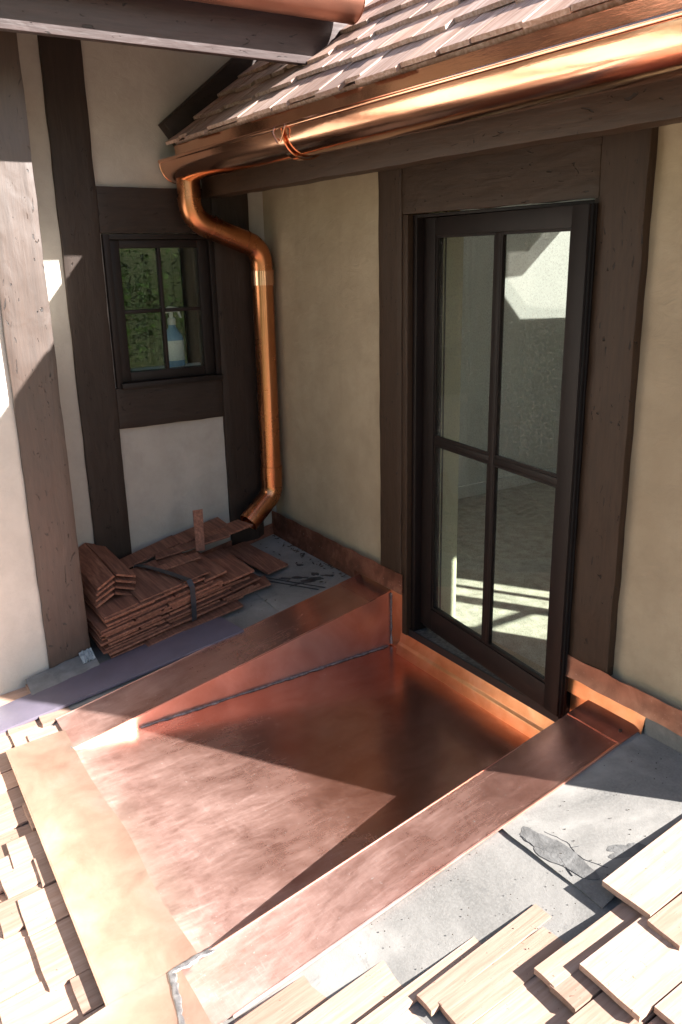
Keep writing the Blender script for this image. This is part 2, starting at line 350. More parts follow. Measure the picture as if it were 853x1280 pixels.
class MB:
    def __init__(s): s.v = []; s.f = []
    def add(s, vs, fs):
        b = len(s.v); s.v += [tuple(v) for v in vs]; s.f += [tuple(i + b for i in f) for f in fs]; return s
    def box(s, x0, x1, y0, y1, z0, z1):
        return s.add([(x0, y0, z0), (x1, y0, z0), (x1, y1, z0), (x0, y1, z0), (x0, y0, z1), (x1, y0, z1), (x1, y1, z1), (x0, y1, z1)],
                     [(0, 3, 2, 1), (4, 5, 6, 7), (0, 1, 5, 4), (1, 2, 6, 5), (2, 3, 7, 6), (3, 0, 4, 7)])
    def hexa(s, lo, hi):            # two matching quads, lower and upper
        return s.add(list(lo) + list(hi), [(3, 2, 1, 0), (4, 5, 6, 7), (0, 1, 5, 4), (1, 2, 6, 5), (2, 3, 7, 6), (3, 0, 4, 7)])
    def prism(s, poly, off):        # polygon extruded along the vector off
        n = len(poly); off = Vector(off)
        vs = [Vector(p) for p in poly] + [Vector(p) + off for p in poly]
        fs = [tuple(range(n - 1, -1, -1)), tuple(range(n, 2 * n))] + [(i, (i + 1) % n, n + (i + 1) % n, n + i) for i in range(n)]
        return s.add(vs, fs)
    def tube(s, path, r, n=16, cap=True, flat=1.0, up=None):
        path = [Vector(p) for p in path]
        rs = r if isinstance(r, (list, tuple)) else [r] * len(path)
        t0 = (path[1] - path[0]).normalized()
        a = Vector(up) if up else (Vector((0, 0, 1)) if abs(t0.z) < 0.9 else Vector((1, 0, 0)))
        u = (a - t0 * a.dot(t0)).normalized()
        vs = []
        for i, p in enumerate(path):
            t = (path[min(i + 1, len(path) - 1)] - path[max(i - 1, 0)]).normalized()
            u = (u - t * u.dot(t)).normalized(); w = t.cross(u)
            for k in range(n):
                g = 2 * math.pi * k / n
                vs.append(p + u * (math.cos(g) * rs[i] * flat) + w * (math.sin(g) * rs[i]))
        fs = []
        for i in range(len(path) - 1):
            for k in range(n):
                fs.append((i * n + k, i * n + (k + 1) % n, (i + 1) * n + (k + 1) % n, (i + 1) * n + k))
        if cap:
            fs.append(tuple(range(n - 1, -1, -1))); fs.append(tuple(range((len(path) - 1) * n, len(path) * n)))
        return s.add(vs, fs)
    def grid(s, nu, nv, fn, thick=0.002):    # a thin solid sheet: fn(u,v)->point
        top = [Vector(fn(i / nu, j / nv)) for i in range(nu + 1) for j in range(nv + 1)]
        nrm = (top[nv + 1] - top[0]).cross(top[1] - top[0]).normalized()
        if nrm.z < 0: nrm = -nrm
        W_ = nv + 1; n = len(top)
        bot = [p - nrm * thick for p in top]
        fs = []
        for i in range(nu):
            for j in range(nv):
                a, b, c, d = i * W_ + j, (i + 1) * W_ + j, (i + 1) * W_ + j + 1, i * W_ + j + 1
                fs.append((a, b, c, d)); fs.append((n + d, n + c, n + b, n + a))
        for i in range(nu):
            a, b = i * W_, (i + 1) * W_; fs.append((a, n + a, n + b, b))
            a, b = i * W_ + nv, (i + 1) * W_ + nv; fs.append((b, n + b, n + a, a))
        for j in range(nv):
            a, b = j, j + 1; fs.append((b, n + b, n + a, a))
            a, b = nu * W_ + j, nu * W_ + j + 1; fs.append((a, n + a, n + b, b))
        return s.add(top + bot, fs)
    def build(s, name, material, parent=None, smooth=None, bevel=0.0, kind=None, rough=None):
        o0 = root_loc(parent) if parent else Vector((0, 0, 0))
        me = bpy.data.meshes.new(name)
        me.from_pydata([tuple(Vector(v) - o0) for v in s.v], [], s.f)
        bm = bmesh.new(); bm.from_mesh(me)
        bmesh.ops.recalc_face_normals(bm, faces=bm.faces)
        if rough:                              # (step, amplitude, noise scale): cut into small cells, then shift the surface
            step, amp, sc = rough
            for ax in range(3):
                lo = min(v.co[ax] for v in bm.verts); hi = max(v.co[ax] for v in bm.verts)
                k = int((hi - lo) / step)
                for i in range(1, k + 1):
                    pc = [0, 0, 0]; pc[ax] = lo + (hi - lo) * i / (k + 1)
                    pn = [0, 0, 0]; pn[ax] = 1
                    bmesh.ops.bisect_plane(bm, geom=bm.verts[:] + bm.edges[:] + bm.faces[:], plane_co=pc, plane_no=pn)
            bm.normal_update()
            for v in bm.verts:
                p = (v.co + o0) * sc
                d = Vector((noise.noise(p), noise.noise(p + Vector((9, 3, 1))), noise.noise(p + Vector((2, 7, 5)))))
                v.co += d * amp
        if bevel:
            es = [e for e in bm.edges if len(e.link_faces) == 2 and e.calc_face_angle(0) > 0.6]
            bmesh.ops.bevel(bm, geom=es, offset=bevel, segments=2, affect='EDGES', profile=0.6)
        bm.to_mesh(me); bm.free()
        me.materials.append(material)
        if smooth or bevel or rough:
            me.polygons.foreach_set('use_smooth', [True] * len(me.polygons))
            me.set_sharp_from_angle(angle=R(smooth if smooth and smooth > 1 else 35))
        o = bpy.data.objects.new(name, me); COL.objects.link(o)
        if parent: o.parent = parent
        if kind: o['kind'] = kind
        return o

def tag(o, label=None, cat=None, group=None, kind=None):
    if label: o['label'] = label
    if cat: o['category'] = cat
    if group: o['group'] = group
    if kind: o['kind'] = kind
    return o

def thing(name, label, cat, loc=(0, 0, 0), group=None):
    o = bpy.data.objects.new(name, None); COL.objects.link(o); o.location = loc
    o.empty_display_size = 0.1
    return tag(o, label, cat, group)

def bx(name, m, parent, x0, x1, y0, y1, z0, z1, bevel=0.003, rough=None):
    return MB().box(x0, x1, y0, y1, z0, z1).build(name, m, parent, bevel=bevel, rough=rough)

HEWN = (0.05, 0.0038, 9.0)
SL = 0.195
def rp(x, y, h=0.0):            # a point of the low main roof, h above it
    return Vector((x, y, 0.31 + SL * y + h))

# ---------------------------------------------------------------- setting: ground, main roof deck
g = MB().box(-400, 400, -400, 400, -4.3, -4.0).build('ground', M['ground'], kind='structure')
rb = MB()
for (xa, xb, ya, yb_) in ((-1.6, -0.006, -1.76, 0.0), (1.362, 6.5, -1.76, 0.0), (-1.6, 6.5, -4.2, -1.7601)):
    rb.hexa([rp(xa, ya, -0.3), rp(xb, ya, -0.3), rp(xb, yb_, -0.3), rp(xa, yb_, -0.3)], [rp(xa, ya, -0.06), rp(xb, ya, -0.06), rp(xb, yb_, -0.06), rp(xa, yb_, -0.06)])
rb.box(-0.006, 1.362, -1.76, 0.0, -0.35, -0.06)
roof = rb.build('roof', M['felt'], kind='structure')
def felt_sheet(name, x0, x1, y0, y1, h=-0.008, m='felt', seed=0, wob=0.006, t=0.004):
    def fn(u, v):
        x = x0 + (x1 - x0) * u; y = y0 + (y1 - y0) * v
        n_ = noise.noise(Vector((x * 4 + seed, y * 4, 0.3)))
        ex = noise.noise(Vector((x * 7, y * 7, seed + 5.0))) * 0.012
        return rp(x + (ex if u in (0, 1) else 0), y + (ex if v in (0, 1) else 0), h + n_ * wob * 0.6)
    return MB().grid(max(4, int(abs(x1 - x0) / 0.07)), max(4, int(abs(y1 - y0) / 0.07)), fn, t).build(name, M[m], roof, smooth=True)
felt_sheet('felt_sheet', -1.255, -0.29, -0.50, -0.005, -0.008, seed=1)
felt_sheet('felt_sheet', -1.255, -0.27, -1.70, -0.46, -0.015, seed=2)
felt_sheet('felt_sheet', 1.57, 2.02, -0.705, -0.005, -0.008, seed=3)
felt_sheet('felt_sheet', 1.57, 2.05, -1.9, -0.69, -0.017, seed=4)
felt_sheet('felt_sheet', 2.0, 6.4, -4.1, -0.005, -0.022, seed=5, wob=0.004)
felt_sheet('felt_sheet', -0.7, 2.1, -4.1, -1.76, -0.03, seed=6, wob=0.003)
felt_sheet('felt_sheet', -0.7, -0.2, -1.8, -1.66, -0.018, seed=6, wob=0.003)

MB().box(1.617, 6.0, -0.030, -0.004, 0.27, 0.376).build('felt_upturn', M['felt'], roof)
def blob_patch(name, cx, cy, rx, ry, h, m, seed, ang=0.0, jag=0.35, t=0.004, n=26, parent=None):
    random.seed(seed); pts = []
    for k in range(n):
        a = 2 * math.pi * k / n
        r = 1 + jag * (noise.noise(Vector((math.cos(a) * 1.7 + seed, math.sin(a) * 1.7, seed * 0.7))) * 1.6 + random.uniform(-.25, .25))
        x = math.cos(a) * rx * r; y = math.sin(a) * ry * r
        pts.append(rp(cx + x * math.cos(ang) - y * math.sin(ang), cy + x * math.sin(ang) + y * math.cos(ang), h))
    vs = pts + [p + Vector((0, 0, t)) for p in pts]
    ctr = [rp(cx, cy, h), rp(cx, cy, h + t * 1.4)]
    fs = []
    for k in range(n):
        j = (k + 1) % n
        fs += [(k, j, n + j, n + k), (n + k, n + j, 2 * n + 1), (j, k, 2 * n)]
    return MB().add(vs + ctr, fs).build(name, M[m], parent or roof)
blob_patch('torn_patch', 1.78, -0.655, 0.135, 0.042, -0.0085, 'felt_torn', 11, 0.12, 0.22, 0.002, 40)
blob_patch('torn_patch', 1.93, -0.49, 0.028, 0.06, -0.0085, 'felt_torn', 12, -0.5, 0.3, 0.002, 36)
for (sx, sy, ra, rb, an, sd) in ((-0.56, -0.235, 0.05, 0.012, 0.5, 1), (-0.52, -0.16, 0.022, 0.014, 0.3, 2), (-0.47, -0.20, 0.045, 0.02, 1.0, 3),
                                 (-0.62, -0.30, 0.03, 0.008, 0.6, 4), (-0.44, -0.12, 0.03, 0.008, 0.6, 5), (-0.70, -0.16, 0.02, 0.007, 0.4, 6), (-0.50, -0.29, 0.04, 0.012, 1.1, 8)):
    blob_patch('stain', sx, sy, ra, rb, -0.0075, 'stain', sd + 30, an, 0.7, 0.003, 18)
for (p, q) in (((-0.80, -0.40), (-0.33, -0.21)), ((-0.80, -0.43), (-0.34, -0.245))):
    MB().tube([rp(*p, -0.003), rp((p[0] + q[0]) / 2 + .01, (p[1] + q[1]) / 2, -0.002), rp(*q, -0.003)], 0.003, 6).build('seam_line', M['stain'], roof)
random.seed(5)
db = MB()
for k in range(150):
    x = random.uniform(-1.22, -0.35); y = random.choice([random.uniform(-0.10, -0.015), random.uniform(-1.2, -0.02)])
    a = random.uniform(0, 3.1); l = random.uniform(0.004, 0.016); w_ = l * 0.4
    c_ = rp(x, y, random.uniform(-0.003, 0.003))
    d = Vector((math.cos(a), math.sin(a), random.uniform(-.3, .6))) * l; e = Vector((-math.sin(a), math.cos(a), 0.2)) * w_
    db.add([c_ - d, c_ - e, c_ + d, c_ + e, c_ + Vector((0, 0, 0.003))], [(0, 1, 4), (1, 2, 4), (2, 3, 4), (3, 0, 4)])
def crack(pts, r=0.0022):
    out = []
    for i in range(len(pts) - 1):
        for k in range(6):
            t = k / 6; x = pts[i][0] * (1 - t) + pts[i + 1][0] * t; y = pts[i][1] * (1 - t) + pts[i + 1][1] * t
            q = noise.noise(Vector((x * 40, y * 40, 1.0))) * 0.006
            out.append(rp(x + q, y + q, -0.0075))
    MB().tube(out, [r * (0.6 + 0.6 * abs(noise.noise(p * 60))) for p in out], 5).build('crack', M['stain'], roof)
crack([(1.66, -0.69), (1.72, -0.685), (1.80, -0.66), (1.90, -0.69)]); crack([(1.70, -0.62), (1.78, -0.60), (1.86, -0.615), (1.95, -0.58)], 0.0015)
crack([(1.83, -0.67), (1.80, -0.62), (1.82, -0.58)], 0.0015)
random.seed(66); gb = MB()
for k in range(130):
    x = random.uniform(1.60, 2.0); y = random.uniform(-1.35, -0.02)
    r_ = random.uniform(0.0008, 0.003); c_ = rp(x, y, -0.006)
    gb.add([c_ + Vector((r_, 0, 0)), c_ + Vector((-r_ * .6, r_, 0)), c_ + Vector((-r_ * .5, -r_, 0)), c_ + Vector((0, 0, r_ * 1.2))], [(0, 1, 3), (1, 2, 3), (2, 0, 3), (0, 2, 1)])
o = gb.build('grit', M['debris']); tag(o, 'dark grit strewn over the pale felt right of the pan', 'grit', kind='stuff')
o = db.build('leaf_litter', M['debris']); tag(o, 'dark leaf litter scattered over the grey felt in the corner', 'litter', kind='stuff')

# ---------------------------------------------------------------- copper pan
pan = thing('copper_pan', 'large copper pan with flat floor and sloping flanges in front of glass door', 'roof pan', (0.68, -0.9, -0.02))
def ripple(x, y, s=0.0015): return s * noise.noise(Vector((x * 3.1, y * 3.1, 0.7)))
PX0, PX1, PYF = 0.0, 1.352, -1.72
def zf(y): return 0.0 + 0.013 * y
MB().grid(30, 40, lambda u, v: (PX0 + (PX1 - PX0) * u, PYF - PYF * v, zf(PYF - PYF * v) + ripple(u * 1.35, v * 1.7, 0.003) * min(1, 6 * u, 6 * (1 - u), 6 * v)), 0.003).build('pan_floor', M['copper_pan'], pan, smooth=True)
def side(x, sx):
    return MB().hexa([(x, PYF, zf(PYF)), (x + sx, PYF, zf(PYF)), (x + sx, 0, 0), (x, 0, 0)],
                     [(x, PYF, zf(PYF) + 0.001), (x + sx, PYF, zf(PYF) + 0.001), rp(x + sx, 0, -0.001), rp(x, 0, -0.001)])
side(PX0, -0.003).build('side_upstand', M['copper_side'], pan)
side(PX1, 0.003).build('side_upstand', M['copper_side'], pan)
bk = MB().box(0.0, 0.149, -0.007, -0.002, -0.01, 0.455); bk.build('back_upstand', M['copper_bright'], pan)
MB().box(1.245, 1.352, -0.007, -0.002, -0.01, 0.40).build('back_upstand', M['copper_bright'], pan)
# sill apron: three folded bands
ap = MB()
prof = [(-0.045, 0.002), (-0.036, 0.052), (-0.022, 0.062), (-0.012, 0.118), (0.03, 0.121)]
poly = [(0.10, y, z) for y, z in prof] + [(0.10, 0.03, -0.012), (0.10, -0.045, -0.012)]
ap.prism(poly, (1.245, 0, 0)); ap.build('sill_apron', M['copper_bright'], pan, bevel=0.0012)
def flange(x0, x1, y0, y1, h, wob, name, m, edge=None, t=0.002):
    def fn(u, v):
        x = x0 + (x1 - x0) * u; y = y0 + (y1 - y0) * v
        q = min(1, 5 * u, 5 * (1 - u))
        e = 0.0
        if edge and ((u == 1 and edge > 0) or (u == 0 and edge < 0)): e = 0.012 * noise.noise(Vector((0.2, y * 3.0, 1.0)))
        return rp(x + e, y, h + wob * q * noise.noise(Vector((x * 4, y * 2.4, 2.0))))
    return MB().grid(10, max(3, int(abs(y1 - y0) * 22)), fn, t).build(name, m, pan, smooth=True)
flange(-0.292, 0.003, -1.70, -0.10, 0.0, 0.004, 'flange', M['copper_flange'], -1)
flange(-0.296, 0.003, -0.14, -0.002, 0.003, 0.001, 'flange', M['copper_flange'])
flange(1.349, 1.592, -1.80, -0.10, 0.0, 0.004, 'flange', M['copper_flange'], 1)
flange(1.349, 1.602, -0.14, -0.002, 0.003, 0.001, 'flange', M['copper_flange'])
# turned down hems
for (xa, s) in ((-0.293, -1), (1.593, 1)):
    MB().tube([rp(xa, -1.70 + 0.1 * k, -0.004) for k in range(18)], 0.006, 8).build('hem', M['copper_flange'], pan, smooth=True)
# front lip
def lipfn(u, v):
    y0, y1 = -1.945 - 0.035 * u, PYF
    x = -0.165 + (1.515) * u; y = y0 + (y1 - y0) * v
    y += (0.022 + 0.022 * noise.noise(Vector((x * 2.3, 5.0, 1.0)))) * v
    h = 0.036 * (1 - v) ** 0.8 + (0.012 if v > 0.97 else 0.0) * 0 + 0.003 * noise.noise(Vector((x * 2, y * 3, 4)))
    return rp(x, y, h + 0.0025)
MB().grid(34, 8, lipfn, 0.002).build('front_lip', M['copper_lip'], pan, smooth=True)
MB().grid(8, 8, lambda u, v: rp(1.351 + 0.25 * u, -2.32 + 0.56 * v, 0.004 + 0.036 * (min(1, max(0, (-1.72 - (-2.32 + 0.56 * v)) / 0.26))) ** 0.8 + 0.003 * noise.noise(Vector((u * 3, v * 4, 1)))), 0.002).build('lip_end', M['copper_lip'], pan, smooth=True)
MB().tube([lipfn(k / 24, 0) - Vector((0, 0, 0.003)) for k in range(25)], 0.004, 8).build('lip_hem', M['copper_lip'], pan, smooth=True)
def bead(pts, r, seed, wig=0.004, name='solder_seam', flat=0.5, m='solder'):
    out = []; rs = []
    for i in range(len(pts) - 1):
        a = Vector(pts[i]); b = Vector(pts[i + 1]); k = max(2, int((b - a).length / 0.012))
        for j in range(k + (1 if i == len(pts) - 2 else 0)):
            p = a.lerp(b, j / k)
            q = noise.noise(p * 23 + Vector((seed, 0, 0))); q2 = noise.noise(p * 60 + Vector((0, seed, 0)))
            out.append(p + Vector((q, q2, 0)) * wig); rs.append(r * (1 + 0.6 * q + 0.4 * q2))
    return MB().tube(out, rs, 8, True, flat, (0, 0, 1)).build(name, M[m], pan, smooth=True)
bead([(0.008, -1.40, zf(-1.4) + 0.002), (0.008, -0.9, zf(-.9) + 0.002), (0.008, -0.03, 0.003)], 0.009, 1, 0.003)
bead([(0.006, -0.006, 0.01), (0.006, -0.006, 0.16), (0.006, -0.006, 0.30)], 0.008, 2, 0.002, flat=1.0)
bead([(1.352, -1.55, zf(-1.55) + 0.004), rp(1.352, -1.70, 0.004), rp(1.36, -1.79, 0.018), rp(1.46, -1.81, 0.022), rp(1.60, -1.84, 0.024)], 0.011, 3, 0.007)
bead([rp(0.0, -1.705, 0.003), rp(-0.155, -1.715, 0.006)], 0.004, 4, 0.004, flat=0.4)
MB().tube([rp(1.555, -0.085, 0.0), rp(1.555, -0.085, 0.007)], 0.006, 10).build('nail_head', M['nail'], pan)

# ---------------------------------------------------------------- dormer
dorm = thing('dormer', 'dormer with tan stucco wall, dark timber framed glass door and shingled roof', 'house', (0.5, 0, 0.3))
bx('wall', M['stucco'], dorm, -1.26, 0.135, 0.0, 0.30, -0.2, 2.75, 0)
bx('wall', M['stucco'], dorm, 1.255, 2.26, 0.0, 0.30, -0.2, 2.75, 0)
bx('wall', M['stucco'], dorm, 0.135, 1.255, 0.0, 0.30, 2.20, 2.75, 0)
bx('wall', M['stucco'], dorm, 0.135, 1.255, 0.03, 0.30, -0.2, 0.118, 0)
# timbers
bx('timber_post', M['timber_z'], dorm, -0.05, 0.130, -0.036, 0.0, 0.447, 2.42, 0.004, HEWN)
bx('timber_post', M['timber_z'], dorm, 1.244, 1.436, -0.036, 0.0, 0.447, 2.42, 0.004, HEWN)
bx('timber_head', M['timber_x'], dorm, 0.132, 1.242, -0.034, 0.0, 2.166, 2.42, 0.004, HEWN)
bx('timber_jamb', M['timber_z'], dorm, 0.132, 0.170, -0.031, 0.0, 0.125, 2.164, 0.003)
bx('timber_jamb', M['timber_z'], dorm, 1.222, 1.242, -0.031, 0.0, 0.30, 2.164, 0.003)
bx('eave_beam', M['timber_x'], dorm, -1.22, 2.32, -0.395, -0.30, 2.315, 2.50, 0.006, (0.06, 0.005, 7.0))
bx('soffit', M['timber_x'], dorm, -1.22, 2.32, -0.298, -0.001, 2.43, 2.46, 0)
# base flashing on the wall
def strip(name, xa, xb, parent, m='copper_old', z0=0.375, z1=0.447, t=0.008, seed=0):
    return MB().grid(max(6, int((xb - xa) / 0.03)), 3, lambda u, v: (xa + (xb - xa) * u, -t - 0.003 * noise.noise(Vector((u * (xb - xa) * 9 + seed, v * 2, 0))) - (0.006 if v == 0 else 0),
                     z0 + (z1 - z0) * v + 0.006 * noise.noise(Vector(((xa + (xb - xa) * u) * 11, v, seed)))), 0.003).build(name, M[m], parent, smooth=True)
fl = thing('wall_flashing', 'weathered copper base flashing along the tan wall by the corner', 'flashing', (-0.5, 0, 0.4))
strip('flashing_strip', -1.25, 0.145, fl, z0=0.345, z1=0.450, t=0.040, seed=3)
MB().hexa([rp(-1.25, -0.045, -0.008), rp(-0.29, -0.045, -0.008), rp(-0.29, -0.004, -0.008), rp(-1.25, -0.004, -0.008)],
          [(-1.25, -0.036, 0.40), (-0.29, -0.036, 0.40), (-0.29, -0.004, 0.40), (-1.25, -0.004, 0.40)]).build('flashing_leg', M['copper_old'], fl)
fr = thing('wall_flashing', 'copper base flashing right of the door, bright strip below a weathered one', 'flashing', (1.6, 0, 0.4))
strip('flashing_strip', 1.225, 2.6, fr, 'copper_aged', z0=0.375, z1=0.463, t=0.040, seed=8)
MB().grid(8, 3, lambda u, v: (1.225 + 0.39 * u, -0.026 + 0.01 * v - (0.02 if u > 0.99 else 0) * (1 - v), 0.297 + 0.10 * v), 0.003).build('bright_strip', M['copper_bright'], fr, smooth=True)
# door frame
fm = M['sash']
frame = MB().box(0.150, 0.196, 0.0, 0.115, 0.15, 2.163).box(1.205, 1.243, 0.0, 0.115, 0.15, 2.163).box(0.197, 1.204, 0.0, 0.115, 2.150, 2.163)
frame.build('door_frame', fm, dorm, bevel=0.002)
MB().box(0.197, 1.204, 0.085, 0.115, 2.11, 2.149).box(0.197, 0.215, 0.085, 0.115, 0.2, 2.109).box(1.186, 1.204, 0.085, 0.115, 0.2, 2.109).build('door_stop', M['sash_black'], dorm)
sl = bx('door_sill', M['sill_dust'], dorm, 0.150, 1.243, -0.008, 0.16, 0.123, 0.150, 0.003)
MB().box(0.150, 1.243, -0.016, -0.0085, 0.119, 0.158).build('sill_nose', M['sash_black'], dorm)
# the door leaf, open a little, hinge side at the left
HX, HY, AN = 0.185, 0.040, math.atan2(0.112, 1.045)
du = Vector((math.cos(AN), -math.sin(AN), 0)); dn = Vector((-math.sin(AN), -math.cos(AN), 0))   # along the leaf, out of its face
def L(u, n_, z): return Vector((HX, HY, 0)) + du * u + dn * n_ + Vector((0, 0, z))
def lbox(b, u0, u1, n0, n1, z0, z1):
    return b.hexa([L(u0, n0, z0), L(u1, n0, z0), L(u1, n1, z0), L(u0, n1, z0)], [L(u0, n0, z1), L(u1, n0, z1), L(u1, n1, z1), L(u0, n1, z1)])
LW, Z0, Z1 = 1.058, 0.192, 2.147
leaf = lbox(MB(), 0, 0.106, -0.045, 0, Z0, Z1).build('door', fm, dorm, bevel=0.002)
leaf['label'] = 'dark framed glass door leaf standing slightly open'
lbox(MB(), LW - 0.082, LW, -0.045, 0, Z0, Z1).build('stile', fm, leaf, bevel=0.002)
lbox(MB(), 0.1065, LW - 0.0825, -0.045, -0.0006, 2.072, Z1).build('rail', fm, leaf, bevel=0.002)
lbox(MB(), 0.1065, LW - 0.0825, -0.045, -0.0006, Z0, 0.300).build('rail', fm, leaf, bevel=0.002)
GU0, GU1 = 0.1068, LW - 0.0828
lbox(MB(), 0.536, 0.572, -0.034, -0.004, 0.3003, 2.0717).build('muntin', fm, leaf, bevel=0.005)
for (a, b) in ((GU0, 0.5358), (0.5722, GU1)):
    lbox(MB(), a, b, -0.034, -0.005, 1.142, 1.172).build('muntin', fm, leaf, bevel=0.005)
    for (za, zb) in ((0.3005, 1.1417), (1.1723, 2.0715)):
        lbox(MB(), a, b, -0.022, -0.017, za, zb).build('pane', M['glass'], leaf)
        fr_ = MB()
        lbox(fr_, a, a + 0.010, -0.016, -0.006, za, zb); lbox(fr_, b - 0.010, b, -0.016, -0.006, za, zb)
        lbox(fr_, a + 0.0105, b - 0.0105, -0.016, -0.007, za, za + 0.012); lbox(fr_, a + 0.0105, b - 0.0105, -0.016, -0.007, zb - 0.010, zb)
        fr_.build('glazing_bead', M['sash'], leaf)
es = MB()
lbox(es, LW + 0.0002, LW + 0.005, -0.016, -0.010, Z0, Z1); lbox(es, LW + 0.0002, LW + 0.005, -0.032, -0.026, Z0, Z1)
es.build('weatherstrip', M['sash_black'], leaf)
lbox(MB(), 0.02, LW, -0.03, -0.008, Z0 - 0.012, Z0 - 0.0005).build('weatherstrip', M['sash_black'], leaf)
# inside of the dormer
bx('interior_jamb', M['int_jamb'], dorm, 0.118, 0.1345, 0.116, 0.31, 0.12, 2.2, 0) if False else None
MB().box(0.1352, 0.150, 0.116, 0.312, 0.12, 2.18).build('interior_jamb', M['int_jamb'], dorm)
MB().box(0.1503, 0.153, 0.20, 0.208, 0.12, 2.18).build('interior_jamb', M['sash_black'], dorm)
MB().box(1.243, 1.2548, 0.116, 0.312, 0.12, 2.18).build('interior_jamb', M['int_jamb'], dorm)
MB().box(-1.67, 2.15, 0.301, 3.3, -0.02, 0.10).box(0.1505, 1.2425, 0.161, 0.3005, 0.0, 0.112).build('interior_floor', M['int_floor'], dorm)
MB().box(-1.78, -1.67, 0.301, 3.4, -0.02, 4.2).build('interior_wall', M['int_wall'], dorm)
MB().box(-1.6695, -1.655, 0.305, 3.295, 0.101, 0.20).build('skirting', M['int_wall'], dorm)
MB().box(-1.6695, 0.1345, 0.3005, 0.312, 0.101, 2.75).box(1.2552, 2.149, 0.3005, 0.312, 0.101, 2.75).box(0.1346, 1.2551, 0.3005, 0.312, 2.2, 2.75).build('interior_wall', M['int_wall'], dorm)
# right end wall with its window (lets the sun onto the floor)
WY0, WY1, WZ0, WZ1 = 1.55, 2.37, 1.12, 2.02
ew = MB().box(2.151, 2.26, 0.301, WY0, -0.2, 2.75).box(2.151, 2.26, WY1, 3.4, -0.2, 2.75).box(2.151, 2.26, WY0, WY1, -0.2, WZ0).box(2.151, 2.26, WY0, WY1, WZ1, 2.75)
ew.prism([(2.151, 0.0, 2.751), (2.151, 3.4, 2.751), (2.151, 3.4, 3.50), (2.151, 1.75, 4.30)], (0.109, 0, 0))
ew.build('wall', M['stucco'], dorm)
wf = MB().box(2.18, 2.23, 2.19, 2.215, WZ0, WZ1).box(2.18, 2.23, 1.94, 2.03, WZ0, WZ1).box(2.185, 2.225, WY0 + .001, 1.9395, 1.5, 1.53)
wf = wf.build('window', M['sash'], dorm)
MB().box(2.203, 2.207, WY0, WY1, WZ0, WZ1).build('pane', M['glass_clean'], wf)
# back wall with an added opening, shaped to cast the wall sun patch
def backproj(y, z):
    t = (3.3 - y) / 0.63
    return (-1.668 + t, z + 0.735 * t)
hole = [backproj(*q) for q in ((2.10, 1.80), (2.40, 1.49), (3.02, 1.47), (3.02, 2.33), (2.40, 1.82))]
bm = bmesh.new()
outer = [(-1.67, -0.2), (2.15, -0.2), (2.15, 3.0), (1.0, 3.6), (-0.6, 3.6), (-1.67, 3.6)]
o0 = root_loc(dorm)
es_ = []
for loop in (outer, hole):
    vs_ = [bm.verts.new((x - o0.x, 3.30 - o0.y, z - o0.z)) for x, z in loop]
    es_ += [bm.edges.new((vs_[i], vs_[(i + 1) % len(vs_)])) for i in range(len(vs_))]
bmesh.ops.triangle_fill(bm, use_beauty=True, edges=es_)
ret = bmesh.ops.extrude_face_region(bm, geom=bm.faces[:])
bmesh.ops.translate(bm, vec=(0, 0.08, 0), verts=[e for e in ret['geom'] if isinstance(e, bmesh.types.BMVert)])
bmesh.ops.recalc_face_normals(bm, faces=bm.faces)
me = bpy.data.meshes.new('interior_wall'); bm.to_mesh(me); bm.free(); me.materials.append(M['int_wall'])
ob = bpy.data.objects.new('interior_wall', me); COL.objects.link(ob); ob.parent = dorm

MB().prism([(x, 3.33, z) for x, z in hole], (0, 0.004, 0)).build('pane', M['glass_patch'], ob)  # added pane, tinted to dim the sun patch
# ---------------------------------------------------------------- shingle meshes
def shingle_mesh(name, wid, length, thick, seed, m, tip=0.004):
    random.seed(seed)
    k = 3; vs = []; fs = []
    xs = [-wid / 2 + wid * i / k for i in range(k + 1)]
    jb = [random.uniform(-0.0015, 0.0015) for _ in xs]; tl = random.uniform(-0.005, 0.005)
    cup = random.uniform(-0.0006, 0.0008)
    for i, x in enumerate(xs):
        yb = jb[i] + tl * (i / k - 0.5); dz = cup * (1 if i in (0, k) else 0)
        vs += [(x, yb, dz), (x + random.uniform(-.001, .001), yb + 0.003, thick + dz), (x, length * .45, dz * .5 + thick * .05), (x, length * .45, thick * .6 + tip * .4 + dz * .4), (x, length, 0.0), (x, length, tip)]
    for i in range(k):
        a = i * 6; b = a + 6
        fs += [(a, b, b + 1, a + 1), (a + 1, b + 1, b + 3, a + 3), (a + 3, b + 3, b + 5, a + 5), (a + 5, b + 5, b + 4, a + 4), (a + 4, b + 4, b + 2, a + 2), (a + 2, b + 2, b, a)]
    a = 0; fs += [(a, a + 1, a + 3, a + 2), (a + 2, a + 3, a + 5, a + 4)]
    a = k * 6; fs += [(a + 2, a + 3, a + 1, a), (a + 4, a + 5, a + 3, a + 2)]
    me = bpy.data.meshes.new(name); me.from_pydata(vs, [], fs)
    b_ = bmesh.new(); b_.from_mesh(me); bmesh.ops.recalc_face_normals(b_, faces=b_.faces); b_.to_mesh(me); b_.free()
    me.materials.append(m)
    return me
WIDS = (0.08, 0.10, 0.12, 0.14, 0.16, 0.19, 0.23)
def shingle_set(m, length, thick, base):
    return [(w_, shingle_mesh('shingle', w_, length, thick, base + i, m)) for i, w_ in enumerate(WIDS)]
